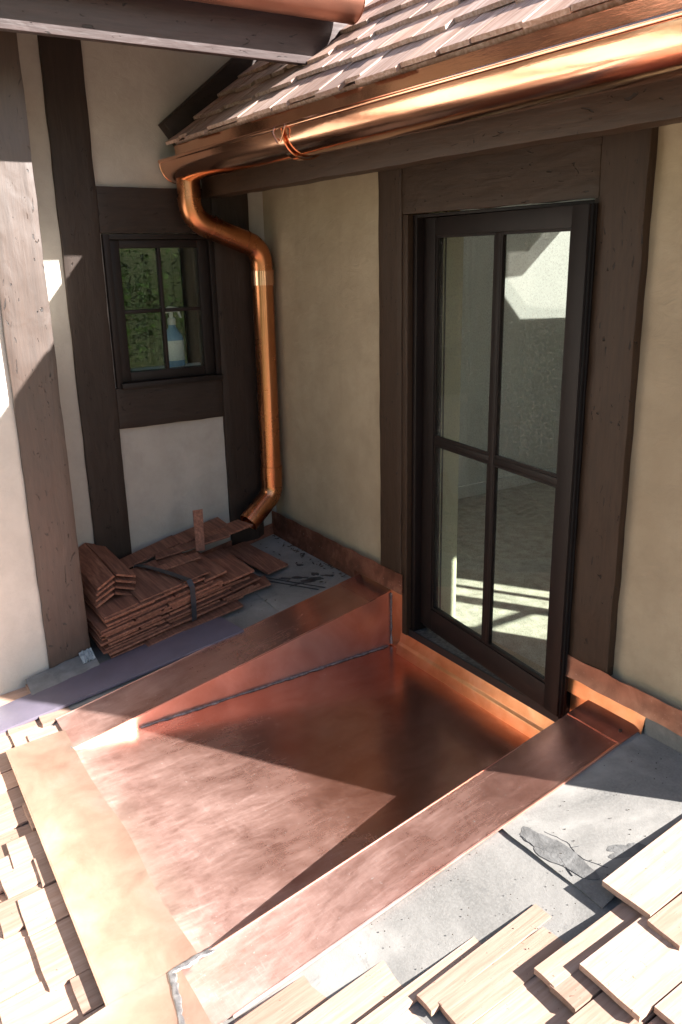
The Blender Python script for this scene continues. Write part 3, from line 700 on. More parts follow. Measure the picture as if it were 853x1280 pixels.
def place(me, parent, p, up, nrm, tilt=0.0, yaw=0.0, sx=1.0):
    up = Vector(up).normalized(); nrm = Vector(nrm).normalized(); ax = up.cross(nrm).normalized()
    m3 = Matrix((ax, up, nrm)).transposed()
    m3 = m3 @ Matrix.Rotation(yaw, 3, 'Z') @ Matrix.Rotation(-tilt, 3, 'X')
    o = bpy.data.objects.new('shingle', me); COL.objects.link(o)
    o.parent = parent
    ml = m3.to_4x4() @ Matrix.Diagonal((sx, 1, 1, 1)); ml.translation = Vector(p) - root_loc(parent)
    o.matrix_local = ml
    return o
UPM = Vector((0, 1, SL)).normalized(); NM = Vector((0, -SL, 1)).normalized()

# lower left and front shingles, staggered butts below the lip
S_F = shingle_set(M['cedar'], 0.33, 0.016, 100)
random.seed(21)
for c in range(5):
    yb = -2.035 - 0.155 * c
    x = -0.72 + random.uniform(-0.05, 0.02)
    while x < 1.72:
        w_, me = random.choice(S_F[2:] + S_F[3:])
        sx = random.uniform(0.92, 1.08); w2 = w_ * sx
        y = yb + random.choice((-0.07, -0.045, 0.0, 0.03, 0.055)) + random.uniform(-0.012, 0.012)
        if c == 0: y = max(y, -2.10)
        place(me, roof, rp(x + w2 / 2, y, -0.008 + random.uniform(0, 0.004)), UPM, NM, R(3.6), R(random.uniform(-1.0, 1.0)), sx)
        x += w2 + random.uniform(0.003, 0.010)
# short pieces left of the pan, between the flange and the purple strip
S_S = shingle_set(M['cedar'], 0.20, 0.016, 140)
for (xa, xb, y, i) in ((-0.38, -0.29, -1.76, 0), (-0.33, -0.20, -1.90, 2), (-0.60, -0.42, -2.08, 4), (-0.26, -0.17, -1.84, 0), (-0.72, -0.60, -1.74, 2), (-0.72, -0.62, -1.93, 2), (-0.40, -0.34, -1.9, 0)):
    w_, me = S_S[i]; place(me, roof, rp((xa + xb) / 2, y, -0.012), UPM, NM, R(4), R(random.uniform(-2, 2)), (xb - xa) / w_)
# right hand shingles, laid out by hand: x0, x1, butt y, height of the butt
S_R = shingle_set(M['cedar'], 0.46, 0.018, 180)
def rs(x0, x1, y, h, tilt=3.2, yaw=0.0):
    wd = x1 - x0; w_, me = min(S_R, key=lambda q: abs(q[0] - wd))
    place(me, roof, rp((x0 + x1) / 2, y, h), UPM, NM, R(tilt), R(yaw), wd / w_)
random.seed(33)
for (x0, x1, y, h, tl, yw) in ((1.985, 2.150, -0.672, 0.022, 2.4, 1.5), (2.156, 2.262, -0.690, 0.022, 3.0, 0), (2.27, 2.46, -0.63, 0.030, 3, 0), (2.47, 2.60, -0.70, 0.030, 3, 0), (2.61, 2.80, -0.66, 0.03, 3, 0),
                               (2.128, 2.322, -0.925, 0.026, 3.1, 0), (2.328, 2.47, -0.878, 0.026, 3.1, 0), (2.478, 2.66, -0.93, 0.026, 3.1, 0), (2.67, 2.8, -0.88, 0.026, 3.1, 0),
                               (2.048, 2.122, -1.008, 0.008, 2.6, 0), (2.11, 2.198, -1.012, 0.006, 2.4, 0), (2.204, 2.322, -1.05, 0.004, 2.4, 0), (2.33, 2.52, -1.08, 0.004, 2.4, 0), (2.53, 2.68, -1.04, 0.004, 2.4, 0),
                               (1.945, 2.043, -1.258, -0.006, 2.6, 0), (2.044, 2.205, -1.25, -0.012, 2.4, 0), (2.21, 2.36, -1.31, -0.012, 2.4, 0), (2.37, 2.55, -1.26, -0.012, 2.4, 0), (2.56, 2.7, -1.3, -0.012, 2.4, 0),
                               (1.890, 1.952, -1.285, -0.006, 1.2, 1.5), (1.845, 1.892, -1.49, -0.010, 1.2, 1.0),
                               (1.735, 1.842, -1.66, -0.012, 1.6, 2.0), (1.62, 1.732, -1.86, -0.012, 1.6, 2.0),
                               (1.845, 1.99, -1.62, -0.012, 2.4, 0), (1.995, 2.14, -1.50, -0.014, 2.4, 0), (2.15, 2.33, -1.56, -0.014, 2.4, 0), (2.34, 2.5, -1.5, -0.014, 2.4, 0),
                               (1.74, 1.86, -1.94, -0.012, 2.4, 0), (1.87, 2.05, -1.86, -0.012, 2.4, 0), (2.06, 2.2, -1.8, -0.012, 2.4, 0), (2.21, 2.4, -1.85, -0.012, 2.4, 0)):
    rs(x0, x1, y, h, tl, yw)
# the rest of the field, outside the picture
random.seed(44)
fld = MB()
def loose_slab(b, x0, x1, y, ln, h0, t):
    b.hexa([rp(x0, y, h0), rp(x1, y, h0), rp(x1, y + ln, -0.012), rp(x0, y + ln, -0.012)], [rp(x0, y, h0 + t), rp(x1, y, h0 + t), rp(x1, y + ln, -0.006), rp(x0, y + ln, -0.006)])
for c in range(20):
    yb = -0.45 - 0.18 * c
    x = 2.83 if yb > -1.8 else (2.42 if yb > -1.95 else (1.75 if yb > -2.82 else -0.7))
    while x < 6.3:
        w_ = random.uniform(0.09, 0.22)
        loose_slab(fld, x, x + w_ - 0.006, yb + random.uniform(-0.04, 0.04), 0.34, 0.004, 0.018); x += w_
o = fld.build('shingle_field', M['cedar'], roof, kind='stuff')

# dormer roof shingles
PH = math.atan(0.80); UPD = Vector((0, math.cos(PH), math.sin(PH))); ND = Vector((0, -math.sin(PH), math.cos(PH)))
def dp(x, s, h=0.0): return Vector((x, -0.52, 2.615)) + UPD * s + ND * h
RL = 2.9
dr = MB().hexa([dp(-1.17, -0.045, -0.03), dp(2.36, -0.045, -0.03), dp(2.36, RL, -0.035), dp(-1.17, RL, -0.035)], [dp(-1.17, -0.045, -0.004), dp(2.36, -0.045, -0.004), dp(2.36, RL, -0.004), dp(-1.17, RL, -0.004)])
rt = dp(0, RL, 0)
dr.hexa([(-1.25, rt.y + 0.03, rt.z - .06), (2.36, rt.y + 0.03, rt.z - .06), (2.36, 3.62, 3.52), (-1.25, 3.62, 3.52)],
        [(-1.25, rt.y + 0.03, rt.z), (2.36, rt.y + 0.03, rt.z), (2.36, 3.62, 3.58), (-1.25, 3.62, 3.58)])
dr = dr.build('roof', M['cedar_roof'], dorm)
S_D = shingle_set(M['cedar_roof'], 0.46, 0.015, 260)
random.seed(9)
for c in range(9):
    sb = -0.055 + 0.175 * c
    x = -1.165 - random.uniform(0, 0.03)
    while x < 2.34:
        w_, me = random.choice(S_D[1:]); sx = random.uniform(0.95, 1.25); w2 = w_ * sx
        if c > 0 and x > 1.95: break
        if c == 0: sb = -0.085
        place(me, dr, dp(x + w2 / 2, sb + random.choice((-0.02, -0.008, 0, 0.006, 0.016)) + random.uniform(-0.006, 0.006), 0.010 + random.uniform(0, 0.004)), UPD, ND, R(3.6), R(random.uniform(-1.2, 1.2)), sx)
        x += w2 + random.uniform(0.002, 0.007)
ds = MB()
for c in range(1, 17):
    sb = -0.055 + 0.175 * c
    x = 1.97 + random.uniform(0.0, 0.1) if c < 9 else -1.24
    while x < 2.34:
        w_ = random.uniform(0.12, 0.22); w2 = min(x + w_ - 0.006, 2.36)
        ds.hexa([dp(x, sb, 0.012), dp(w2, sb, 0.012), dp(w2, sb + .33, 0), dp(x, sb + .33, 0)], [dp(x, sb, 0.03), dp(w2, sb, 0.03), dp(w2, sb + .33, 0.004), dp(x, sb + .33, 0.004)])
        x += w_
ds.build('shingle_field', M['cedar_roof'], dr, kind='stuff')
de = [dp(-1.16, 0.10, -0.032), dp(-1.16, -0.036, -0.032), Vector((-1.16, -0.560, 2.565)), Vector((-1.16, -0.556, 2.50)), Vector((-1.16, -0.553, 2.50)), Vector((-1.16, -0.557, 2.563)), dp(-1.16, -0.033, -0.036), dp(-1.16, 0.10, -0.036)]
MB().prism(de, (3.5, 0, 0)).build('drip_edge', M['copper_gutter'], dorm)
MB().hexa([dp(-1.256, -0.03, -0.05), dp(-1.165, -0.03, -0.05), dp(-1.165, 1.9, -0.05), dp(-1.256, 1.9, -0.05)], [dp(-1.256, -0.03, 0.10), dp(-1.165, -0.03, 0.10), dp(-1.165, 1.9, 0.10), dp(-1.256, 1.9, 0.10)]).build('rake_trim', M['timber_y'], dorm, bevel=0.004)

# ---------------------------------------------------------------- left wing: recessed wall and projecting bay
wing = thing('house_wing', 'house wing with half timbered walls, small window and projecting bay at left', 'house', (-1.3, -1.2, 0.2))
XB = -1.26
WB = (-0.965, -0.338, 1.322, 2.13)      # window opening y0,y1,z0,z1
wbm = MB().box(XB - 0.12, XB, -1.40, WB[0], -0.4, 3.9).box(XB - 0.12, XB, WB[1], 0.0, -0.4, 3.9).box(XB - 0.12, XB, WB[0], WB[1], -0.4, WB[2]).box(XB - 0.12, XB, WB[0], WB[1], WB[3], 3.9)
wbm.build('wall', M['stucco_pale'], wing)
bx('timber_post', M['timber_wing'], wing, XB, -1.232, -1.179, -0.976, 0.02, 3.4, 0.004, HEWN)
bx('timber_post', M['timber_wing'], wing, XB, -1.234, -0.335, -0.108, 0.26, 2.40, 0.004, HEWN)
bx('timber_rail', M['timber_y'], wing, XB, -1.236, -0.974, -0.10, 2.132, 2.364, 0.004, HEWN) if False else None
bx('timber_rail', M['timber_y'], wing, XB, -1.236, -0.974, -0.337, 2.132, 2.364, 0.004, HEWN)
bx('timber_rail', M['timber_y'], wing, XB, -1.236, -0.974, -0.337, 1.094, 1.320, 0.004, HEWN)
MB().grid(24, 2, lambda u, v: (XB + 0.030 - 0.012 * v, -1.2 + 1.19 * u, 0.31 + SL * (-1.2 + 1.19 * u) - 0.005 + 0.07 * v), 0.003).build('base_flashing', M['copper_old'], wing, smooth=True)
# small window
wy0, wy1, wz0, wz1 = WB
wd = MB()
wd.box(XB - 0.08, -1.228, wy0 + 0.001, wy0 + 0.034, wz0 + 0.001, wz1 - 0.001).box(XB - 0.08, -1.228, wy1 - 0.030, wy1 - 0.001, wz0 + 0.001, wz1 - 0.001)
wd.box(XB - 0.08, -1.229, wy0 + 0.0345, wy1 - 0.0305, wz1 - 0.028, wz1 - 0.001)
win = wd.build('window', M['sash'], wing, bevel=0.002)
win['label'] = 'small four pane window in a dark frame'
bx('sill', M['sash'], win, XB - 0.08, -1.205, wy0 + 0.02, wy1 - 0.0, wz0 - 0.004, wz0 + 0.026, 0.004)
a0, a1, b0, b1 = wy0 + 0.036, wy1 - 0.032, wz0 + 0.028, wz1 - 0.030
g0, g1, h0, h1 = -0.876, -0.430, 1.400, 2.058
sm = M['sash']
MB().box(XB - 0.06, -1.250, a0, g0, b0, b1).box(XB - 0.06, -1.250, g1, a1, b0, b1).box(XB - 0.06, -1.251, g0 + .0005, g1 - .0005, b0, h0).box(XB - 0.06, -1.251, g0 + .0005, g1 - .0005, h1, b1).build('sash', sm, win, bevel=0.003)
MB().box(-1.290, -1.256, -0.664, -0.644, h0 + .0005, h1 - .0005).build('muntin', sm, win, bevel=0.004)
MB().box(-1.289, -1.257, g0 + .001, -0.6645, 1.716, 1.736).build('muntin', sm, win, bevel=0.004)
MB().box(-1.289, -1.257, -0.6435, g1 - .001, 1.716, 1.736).build('muntin', sm, win, bevel=0.004)
for (ya, yb_) in ((g0 + .001, -0.6645), (-0.6435, g1 - .001)):
    for (za, zb) in ((h0 + .001, 1.7155), (1.7365, h1 - .001)):
        MB().box(-1.274, -1.270, ya, yb_, za, zb).build('pane', M['glass_clean'], win)
# room behind it
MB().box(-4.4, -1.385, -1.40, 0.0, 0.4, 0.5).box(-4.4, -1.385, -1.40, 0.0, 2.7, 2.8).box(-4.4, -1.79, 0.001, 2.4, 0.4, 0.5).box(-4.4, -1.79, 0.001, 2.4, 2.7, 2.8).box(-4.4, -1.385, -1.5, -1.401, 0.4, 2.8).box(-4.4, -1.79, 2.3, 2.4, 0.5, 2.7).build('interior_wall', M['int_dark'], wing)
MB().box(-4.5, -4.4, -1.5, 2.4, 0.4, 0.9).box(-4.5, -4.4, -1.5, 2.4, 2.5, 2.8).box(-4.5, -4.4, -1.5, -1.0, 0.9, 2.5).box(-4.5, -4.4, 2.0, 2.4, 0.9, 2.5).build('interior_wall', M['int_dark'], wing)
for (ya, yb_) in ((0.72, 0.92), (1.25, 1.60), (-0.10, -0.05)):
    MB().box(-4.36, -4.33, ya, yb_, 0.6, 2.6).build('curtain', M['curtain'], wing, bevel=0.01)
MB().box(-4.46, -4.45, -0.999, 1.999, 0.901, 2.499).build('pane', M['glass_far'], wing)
MB().box(-1.50, -1.381, -0.93, -0.36, 1.33, 1.392).build('inner_sill', M['bottle_white'], wing)
# projecting bay
XC = -0.735
MB().box(XC - 0.53, XC, -4.0, -1.402, -0.9, 3.9).build('wall', M['stucco_bay'], wing)
bx('timber_post', M['timber_c'], wing, XC, XC + 0.03, -1.615, -1.406, -0.02, 3.4, 0.004, HEWN)
bx('timber_post', M['timber_c'], wing, XC, XC + 0.03, -2.75, -2.55, -0.24, 3.4, 0.004)
# eave over both walls
bx('fascia', M['fascia'], wing, -0.20, -0.175, -4.0, -0.10, 2.797, 3.08, 0.004)
bx('fascia_trim', M['fascia'], wing, -0.28, -0.2005, -4.0, -0.20, 2.812, 2.87, 0.003)
MB().hexa([(-0.20, -4.0, 3.06), (-0.20, 0.3, 3.06), (-2.0, 0.3, 4.86), (-2.0, -4.0, 4.86)], [(-0.20, -4.0, 3.12), (-0.20, 0.3, 3.12), (-2.0, 0.3, 4.92), (-2.0, -4.0, 4.92)]).build('roof', M['cedar_roof'], wing)

# ---------------------------------------------------------------- gutters
def half_gutter(name, label, axis, a, b, cx, cz, r, caps, straps, group=None, m='copper_gutter'):
    """half round trough along x (axis 0) or y (axis 1); a..b its extent"""
    mid = (a + b) / 2
    def P(s, o_, z): return (s, cx + o_, z) if axis == 0 else (cx - o_, s, z)
    root = thing(name, label, 'gutter', P(mid, 0, cz - r), group)
    nseg = 22; ns = max(2, int(abs(b - a) / 0.25))
    out_ = []; t = 0.002
    vs = []; fs = []
    for i in range(ns + 1):
        s = a + (b - a) * i / ns
        wv = 0.0016 * noise.noise(Vector((s * 1.7, 3, 1)))
        for k in range(nseg + 1):
            an = math.pi * k / nseg
            vs.append(P(s, -math.cos(an) * (r + wv), cz - math.sin(an) * (r + wv)))
        for k in range(nseg, -1, -1):
            an = math.pi * k / nseg
            vs.append(P(s, -math.cos(an) * (r - t), cz - math.sin(an) * (r - t)))
    m_ = 2 * (nseg + 1)
    for i in range(ns):
        for k in range(m_):
            fs.append((i * m_ + k, i * m_ + (k + 1) % m_, (i + 1) * m_ + (k + 1) % m_, (i + 1) * m_ + k))
    fs.append(tuple(range(m_))); fs.append(tuple(range(ns * m_, (ns + 1) * m_)))
    MB().add(vs, fs).build('trough', M[m], root, smooth=60)
    MB().tube([P(a + (b - a) * i / ns, -r + 0.002, cz + 0.008) for i in range(ns + 1)], 0.010, 12).build('bead', M[m], root, smooth=60)
    for s in caps:
        poly = [P(s, -math.cos(math.pi * k / 20) * (r + 0.002), cz - math.sin(math.pi * k / 20) * (r + 0.002)) for k in range(21)]
        off = (0.004, 0, 0) if axis == 0 else (0, 0.004, 0)
        MB().prism(poly, off).build('end_cap', M[m], root, bevel=0.001)
    for s in straps:
        pts = []
        for k in range(0, 19):
            an = math.pi * (k / 18.0)
            pts.append((-math.cos(an) * (r + 0.008), cz - math.sin(an) * (r + 0.008)))
        sb = MB(); vv = []; ff = []
        wds = 0.020
        for (o_, z) in pts:
            for (ds_, dr_) in ((-wds, 0), (wds, 0), (wds, 0.005), (-wds, 0.005)):
                q = Vector((o_, z - cz)); q = q * (1 + dr_ / q.length)
                vv.append(P(s + ds_, q.x, cz + q.y))
        n4 = len(pts)
        for i in range(n4 - 1):
            for k in range(4): ff.append((i * 4 + k, i * 4 + (k + 1) % 4, (i + 1) * 4 + (k + 1) % 4, (i + 1) * 4 + k))
        ff += [(0, 1, 2, 3), tuple(range((n4 - 1) * 4, n4 * 4))]
        st = sb.add(vv, ff).build('strap', M[m], root, smooth=60)
        for ds_ in (-0.045, 0.045):
            MB().tube([P(s + ds_ * .3, -r - 0.012, cz - 0.05), P(s + ds_, -r - 0.014, cz - 0.01), P(s + ds_ * 1.0, -r - 0.004, cz + 0.014), P(s + ds_ * .9, -r + 0.02, cz + 0.020)], 0.0032, 8).build('hook', M[m], st, smooth=60)
    return root
half_gutter('gutter', 'shiny half round copper gutter along the dormer eave above the door', 0, -1.235, 2.40, -0.520, 2.485, 0.100, (-1.237,), (0.11,))
half_gutter('gutter', 'shade darkened copper gutter at the top of photo above the dark fascia', 1, -4.0, -0.16, -0.050, 3.035, 0.092, (-0.16,), (), m='copper_shaded')

# downspout
def bend(pts, rad=0.12, n=8):
    pts = [Vector(p) for p in pts]; out = [pts[0]]
    for i in range(1, len(pts) - 1):
        a, b, c = pts[i - 1], pts[i], pts[i + 1]
        d1 = (a - b).normalized(); d2 = (c - b).normalized()
        r_ = min(rad, (a - b).length * .48, (c - b).length * .48)
        for k in range(n + 1):
            t = k / n
            out.append((b + d1 * r_) * (1 - t) ** 2 + b * 2 * t * (1 - t) + (b + d2 * r_) * t * t)
    out.append(pts[-1]); return out
dsp = thing('downspout', 'round copper downspout bending from the gutter down the wall corner', 'downspout', (-1.13, -0.09, 0.4))
PR = 0.063
xo, yo = -1.115, -0.515
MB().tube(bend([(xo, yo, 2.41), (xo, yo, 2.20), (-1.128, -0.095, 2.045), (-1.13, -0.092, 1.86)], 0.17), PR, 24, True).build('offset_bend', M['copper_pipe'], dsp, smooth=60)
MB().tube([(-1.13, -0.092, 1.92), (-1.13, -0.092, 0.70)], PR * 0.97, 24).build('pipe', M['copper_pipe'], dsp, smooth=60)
for z in (1.885, 0.735):
    MB().tube([(-1.13, -0.092, z - 0.04), (-1.13, -0.092, z + 0.04)], PR * 1.07, 24).build('collar', M['copper_gutter'] if z > 1 else M['copper_pipe'], dsp, smooth=60)
for p_, q_ in (((xo, yo, 2.30), (xo, yo, 2.308)), ((xo - .003, -0.40, 2.16), (xo - .003, -0.394, 2.157)), ((-1.125, -0.20, 2.085), (-1.125, -0.194, 2.082))):
    MB().tube([p_, q_], PR * 1.035, 24).build('joint_ring', M['copper_pipe'], dsp, smooth=60)
el = bend([(-1.13, -0.092, 0.72), (-1.13, -0.092, 0.60), (-1.09, -0.285, 0.455)], 0.14)
eb = MB(); eb.tube(el, PR * 1.02, 24, False)
eb.tube([el[-1] * 1.0, el[-1] + (el[-2] - el[-1]).normalized() * 0.06, el[-1] + (el[-2] - el[-1]).normalized() * 0.12], [PR * 1.0, PR * 0.97, PR * 0.9], 24, False)
eb.build('outlet_elbow', M['copper_pipe'], dsp, smooth=60)
for (x_, y_, z_) in ((-1.078, -0.10, 1.895), (-1.077, -0.118, 1.895)):
    MB().tube([(x_ - .004, y_, z_), (x_ + 0.004, y_, z_)], 0.004, 8).build('rivet', M['nail'], dsp)

# ---------------------------------------------------------------- loose pieces on the roof
pu = MB()
pl_ = [(-0.555, -0.765), (-0.272, -0.735), (-0.39, -1.93), (-0.54, -2.62), (-0.74, -2.55), (-0.612, -1.88)]
pu.prism([rp(x, y, -0.006) for x, y in pl_], (0, 0, 0.016))
o = pu.build('trim_board', M['purple'], None, bevel=0.002); tag(o, 'flat purple grey painted board lying beside the far copper flange', 'board')
sc_ = thing('metal_scrap', 'pale crumpled flashing scrap at foot of the bay post', 'flashing', tuple(rp(-0.62, -1.5, 0)))
MB().grid(12, 5, lambda u, v: rp(-0.70 + 0.13 * v, -1.74 + 0.34 * u, 0.008 + 0.035 * (1 - v) + 0.008 * noise.noise(Vector((u * 6, v * 4, 2)))), 0.003).build('metal_strip', M['galv'], sc_, smooth=True)
MB().grid(10, 4, lambda u, v: rp(-0.695 + 0.07 * v, -1.47 + 0.065 * u, 0.030 + 0.03 * (1 - v) + 0.016 * noise.noise(Vector((u * 9, v * 5, 7)))), 0.004).build('membrane', M['white_bit'], sc_, smooth=True)

def board(b, c, ux, uy, un, lx, ly, t, seed=0):
    """a thin plank centred on c"""
    ux = Vector(ux).normalized(); uy = Vector(uy).normalized(); un = Vector(un).normalized(); c = Vector(c)
    random.seed(seed); j = lambda: random.uniform(-0.006, 0.006)
    lo = [c - ux * (lx / 2 + j()) - uy * (ly / 2 + j()), c + ux * (lx / 2 + j()) - uy * (ly / 2 + j()), c + ux * (lx / 2 + j()) + uy * (ly / 2 + j()), c - ux * (lx / 2 + j()) + uy * (ly / 2 + j())]
    return b.hexa(lo, [p + un * t for p in lo])
UX = Vector((1, 0, 0))
bun = thing('shingle_bundle', 'strapped bundle of red brown cedar shingles lying on grey felt', 'shingle bundle', tuple(rp(-0.82, -0.96, 0)))
random.seed(77)
h = 0.0
tops = []
for k in range(17):
    t = random.uniform(0.008, 0.0135)
    y = -1.375 + random.uniform(-0.015, 0.04) + (0.04 if k < 3 else 0)
    yend = -0.56 + random.uniform(-0.10, 0.06) - 0.012 * max(0, k - 9) * 3 + (0.05 if k < 6 else 0)
    xf = -0.60 + random.uniform(-0.022, 0.022)
    st_ = random.getstate()
    while y < yend - 0.05:
        random.setstate(st_); w_ = min(random.uniform(0.16, 0.42), yend - y); dx = random.uniform(-0.014, 0.014); rz = random.uniform(-0.025, 0.025); sd = random.randint(0, 99999); st_ = random.getstate()
        fan = 0.012 * (y + w_ / 2 + 0.9) + random.Random(sd).uniform(-0.0012, 0.0012)
        b = MB(); uy_ = (UPM + UX * rz); ux_ = UX - UPM * rz
        board(b, rp(xf - 0.215 + dx, y + w_ / 2, h + 0.006 + fan), ux_, uy_, NM, 0.43, w_ - 0.004, t - 0.001, sd)
        b.build('shingle', M['cedar_red'], bun)
        y += w_
    random.setstate(st_)
    h += t + 0.0022
TOP = h + 0.006
# strap over the bundle
sp = [(-1.06, 0.03), (-1.055, TOP * 0.5), (-1.04, TOP + 0.010), (-0.9, TOP + 0.018), (-0.74, TOP + 0.018), (-0.585, TOP + 0.012), (-0.562, TOP - 0.02), (-0.560, TOP * .45), (-0.565, 0.02)]
sv = []; sf = []
for i, (x, hh) in enumerate(sp):
    yc = -1.02 + (x + 1.05) * 0.28
    for (dy, dh) in ((-0.014, 0), (0.014, 0), (0.014, 0.002), (-0.014, 0.002)): sv.append(rp(x + (0.002 if dh and x > -0.57 else 0), yc + dy, hh + dh))
for i in range(len(sp) - 1):
    for k in range(4): sf.append((i * 4 + k, i * 4 + (k + 1) % 4, (i + 1) * 4 + (k + 1) % 4, (i + 1) * 4 + k))
sf += [(0, 1, 2, 3), tuple(range(len(sv) - 4, len(sv)))]
MB().add(sv, sf).build('strap', M['strap'], bun)

def loose(label, c, ang, lx, ly, t=0.012, tilt=(0, 0), seed=1, nm='cedar_shingle'):
    """one loose shingle; ang turns it on the roof, tilt lifts it along its length and width"""
    ux = Vector((math.cos(ang), math.sin(ang), SL * math.sin(ang))).normalized(); uy = NM.cross(ux).normalized()
    ux = (ux + NM * tilt[0]).normalized(); uy = (uy + NM * tilt[1]).normalized(); un = ux.cross(uy).normalized()
    o = thing(nm, label, 'shingle', tuple(c), None)
    board(MB(), c, ux, uy, un, lx, ly, t, seed).build('shingle', M['cedar_red'], o)
    return o
def loose1(label, c, ang, lx, ly, t=0.012, tilt=(0, 0), seed=1):
    ux = Vector((math.cos(ang), math.sin(ang), SL * math.sin(ang))).normalized(); uy = NM.cross(ux).normalized()
    ux = (ux + NM * tilt[0]).normalized(); uy = (uy + NM * tilt[1]).normalized(); un = ux.cross(uy).normalized()
    o = board(MB(), c, ux, uy, un, lx, ly, t, seed).build('cedar_shingle', M['cedar_red'], None)
    return tag(o, label, 'shingle', 'loose cedar shingles on and around the bundle')
loose1('wide shingle lying flat on the bundle against the pale wall panel', rp(-1.14, -0.66, TOP + 0.004), 1.50, 0.46, 0.16, 0.013, (0.05, 0.02), 1)
loose1('long dark shingle across the back of the bundle beside the strap', rp(-1.12, -0.93, TOP + 0.012), 1.62, 0.40, 0.13, 0.012, (0.03, 0.05), 2)
loose1('split shingle sliver lying on top of the bundle beside the upright piece', rp(-0.98, -0.70, TOP + 0.012), 1.30, 0.44, 0.07, 0.011, (0.02, 0.06), 3)
loose1('shingle on the bundle right of the upright piece', rp(-1.02, -0.47, TOP + 0.0), 1.75, 0.30, 0.15, 0.012, (-0.10, 0.03), 4)
loose1('narrow shingle piece on the bundle under the strap', rp(-0.86, -0.84, TOP + 0.001), 1.40, 0.24, 0.06, 0.010, (0.01, 0.03), 5)
loose1('broad shingle leaning off the right end of the bundle onto felt', rp(-0.93, -0.33, 0.035), 0.12, 0.46, 0.15, 0.012, (-0.08, -0.10), 6)
loose1('shingle on the felt below the front of the bundle at its right', rp(-0.555, -0.79, 0.006), 1.48, 0.34, 0.10, 0.011, (0.02, -0.03), 7)
loose1('shingle on the felt below the middle of the bundle front', rp(-0.575, -1.03, 0.004), 1.55, 0.26, 0.08, 0.011, (0.01, -0.04), 8)
loose1('dark shingle sticking out under the right end of the bundle', rp(-0.66, -0.52, 0.012), 1.35, 0.26, 0.12, 0.011, (0.06, -0.02), 9)
up_c = rp(-0.955, -0.665, TOP + 0.10)
o = board(MB(), up_c, Vector((-0.30, 0.10, 1)), Vector((0.25, 1, 0)), Vector((1, -0.25, 0.3)), 0.23, 0.055, 0.014, 10).build('cedar_shingle', M['cedar_red'])
tag(o, 'small shingle piece standing upright on top of the bundle', 'shingle', 'loose cedar shingles on and around the bundle')

# ridge caps: folded pairs of boards nested on the left end of the bundle
CAPS = ('topmost folded ridge cap on the left end of the shingle bundle', 'second folded ridge cap from the top, nested under the topmost one',
        'third folded ridge cap from the top of the nested pile', 'lowest folded ridge cap, resting directly on the bundle')
for k in range(4):
    hh = TOP + 0.135 - 0.030 * k
    c = rp(-1.015 + 0.012 * k, -1.225 - 0.004 * k, hh)
    o = thing('ridge_cap', CAPS[k], 'ridge cap', tuple(c), 'folded ridge caps piled on the bundle')
    ax = Vector((1, 0.05 - 0.02 * k, -0.10 + 0.01 * k)).normalized()
    for s in (-1, 1):
        dn_ = Vector((0.0, s * 0.85, -0.42 + s * 0.1)); dn_ = (dn_ - ax * dn_.dot(ax)).normalized()
        un = ax.cross(dn_) * s
        if un.z < 0: un = -un
        wd_ = 0.115
        b = board(MB(), c + dn_ * wd_ / 2, ax, dn_, un, 0.46, wd_, 0.012, 60 + k * 2 + s)
        b.build('board', M['cedar_red'], o)

# spray bottle on the inner window sill
bt = thing('spray_bottle', 'blue spray bottle with white trigger behind the small window', 'spray bottle', (-1.43, -0.545, 1.392))
def lathe(c, prof_, n=20, sx=1.0, sy=1.0):
    vs = []; fs = []
    for (r_, z) in prof_:
        for k in range(n):
            a = 2 * math.pi * k / n; vs.append((c[0] + math.cos(a) * r_ * sx, c[1] + math.sin(a) * r_ * sy, c[2] + z))
    m_ = len(prof_)
    for i in range(m_ - 1):
        for k in range(n): fs.append((i * n + k, i * n + (k + 1) % n, (i + 1) * n + (k + 1) % n, (i + 1) * n + k))
    fs += [tuple(range(n - 1, -1, -1)), tuple(range((m_ - 1) * n, m_ * n))]
    return MB().add(vs, fs)
bc = (-1.43, -0.545, 1.392)
lathe(bc, [(0.058, 0.0), (0.064, 0.008), (0.064, 0.155), (0.060, 0.175), (0.040, 0.20), (0.024, 0.225), (0.022, 0.24)], 24, 0.6, 1.0).build('body', M['bottle_blue'], bt, smooth=60)
lathe((bc[0], bc[1], bc[2] + 0.035), [(0.0655, 0.0), (0.0655, 0.115)], 24, 0.61, 1.0).build('paper_label', M['bottle_white'], bt, smooth=60)
lathe((bc[0], bc[1], bc[2] + 0.24), [(0.024, 0.0), (0.024, 0.03), (0.018, 0.04)], 16).build('collar', M['bottle_white'], bt, smooth=60)
MB().prism([(bc[0] - .012, bc[1] - 0.055, bc[2] + 0.305), (bc[0] - .012, bc[1] + 0.060, bc[2] + 0.315), (bc[0] - .012, bc[1] + 0.060, bc[2] + 0.335), (bc[0] - .012, bc[1] - 0.01, bc[2] + 0.345), (bc[0] - .012, bc[1] - 0.05, bc[2] + 0.325)], (0.024, 0, 0)).build('trigger_head', M['bottle_white'], bt, bevel=0.004)
lathe((bc[0], bc[1], bc[2] + 0.278), [(0.012, 0.0), (0.012, 0.03)], 12).build('neck', M['bottle_white'], bt, smooth=60)
MB().prism([(bc[0] - .006, bc[1] + 0.035, bc[2] + 0.316), (bc[0] - .006, bc[1] + 0.050, bc[2] + 0.316), (bc[0] - .006, bc[1] + 0.062, bc[2] + 0.275), (bc[0] - .006, bc[1] + 0.052, bc[2] + 0.275)], (0.012, 0, 0)).build('trigger', M['bottle_white'], bt)

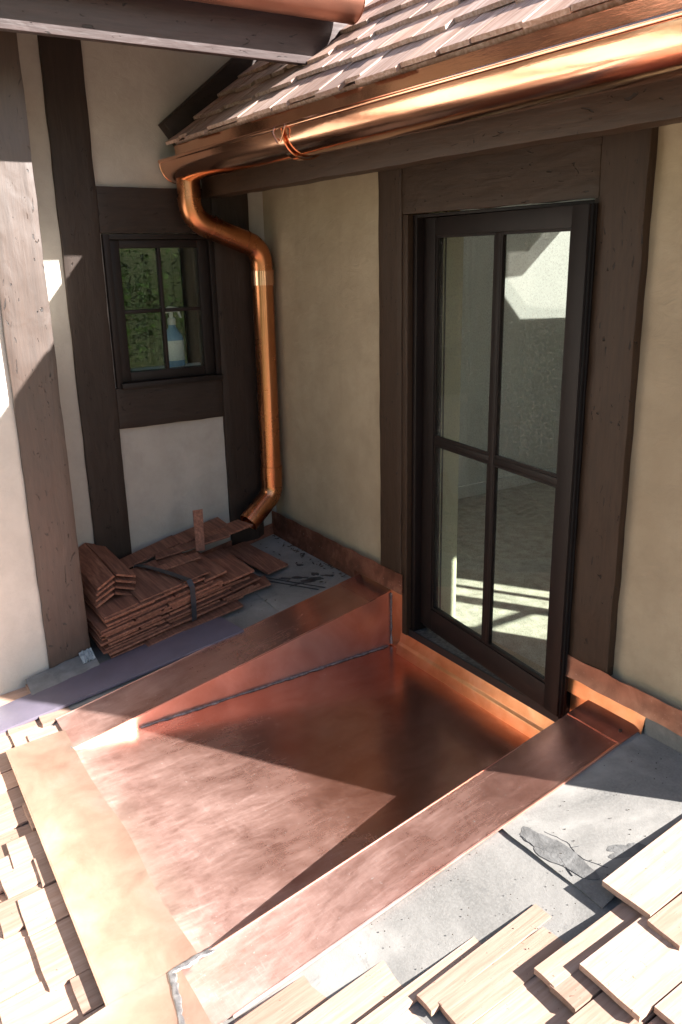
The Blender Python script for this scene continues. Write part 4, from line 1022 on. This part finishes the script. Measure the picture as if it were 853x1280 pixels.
# ---------------------------------------------------------------- trees round the house
def make_tree(name, seed, hgt, rad):
    random.seed(seed)
    tk = MB(); tk.tube([(0, 0, 0), (0.1, 0.05, hgt * .3), (0.0, 0.15, hgt * .6), (0.1, 0.1, hgt * .92)], [0.22, 0.17, 0.11, 0.03], 9)
    tips = []
    for k in range(14):
        z = hgt * random.uniform(0.28, 0.85); a = random.uniform(0, 6.28); l = rad * random.uniform(0.55, 1.0) * (1.1 - 0.5 * z / hgt)
        e = Vector((math.cos(a) * l, math.sin(a) * l, z + random.uniform(0.2, 1.2)))
        tk.tube([(0, 0.05, z), (e.x * .5, e.y * .5, z + .3), e], [0.07, 0.045, 0.015], 6); tips.append(e); tips.append(Vector((e.x * .55, e.y * .55, z + .5)))
    cr = MB()
    for e in tips:
        rr = rad * random.uniform(0.28, 0.48)
        for k in range(260):
            d = Vector((random.gauss(0, 1), random.gauss(0, 1), random.gauss(0, 0.8))).normalized() * rr * random.uniform(0.3, 1) ** 0.5
            p = e + d; s_ = random.uniform(0.04, 0.09)
            a = Vector((random.uniform(-1, 1), random.uniform(-1, 1), random.uniform(-.6, .6))).normalized(); b = a.cross(Vector((random.uniform(-1, 1), random.uniform(-1, 1), 1))).normalized()
            cr.add([p - a * s_, p + b * s_ * .5, p + a * s_, p - b * s_ * .5], [(0, 1, 2), (0, 2, 3)])
    return tk, cr
TREES = [(-13, 2.0, 9, 'leafy green tree seen through the small window, behind the curtains'), (-15, 6.5, 10, 'leafy green tree beyond the house wing, further from the terrace'), (-14, -3.5, 9, 'leafy green tree beyond the house wing, near the bay side'),
         (5.5, -11, 12, 'tall unseen sky blocking tree straight below the front edge of the roof'), (-1.5, -12, 12, 'tall unseen sky blocking tree below the roof edge, toward the bay'), (12, -9, 11.5, 'tall unseen sky blocking tree below the roof edge at the far right'), (1.5, -17, 14.5, 'tallest unseen sky blocking tree far below the roof edge'),  # from here on unseen trees, added to block sky and deepen the shade
         (9, -15, 13, 'broad unseen sky blocking tree standing behind the front row below the roof'), (14, -3.5, 11, 'unseen sky blocking tree beside the right end of the roof')]
proto = {}
for i, (x, y, s_, lab) in enumerate(TREES):
    o = thing('tree', lab, 'tree', (x, y, -4.0), 'trees around the house')
    k = i % 2
    if k not in proto:
        tk, cr = make_tree('tree', 300 + k, 8.5, 2.6)
        ta = tk.build('trunk', M['bark']); ca = cr.build('crown', M['leaf'])
        proto[k] = (ta, ca); ta.parent = o; ca.parent = o
    else:
        for q in proto[k]:
            c2 = q.copy(); COL.objects.link(c2); c2.parent = o
    o.scale = (s_ / 9,) * 3; o.rotation_euler.z = i * 1.3
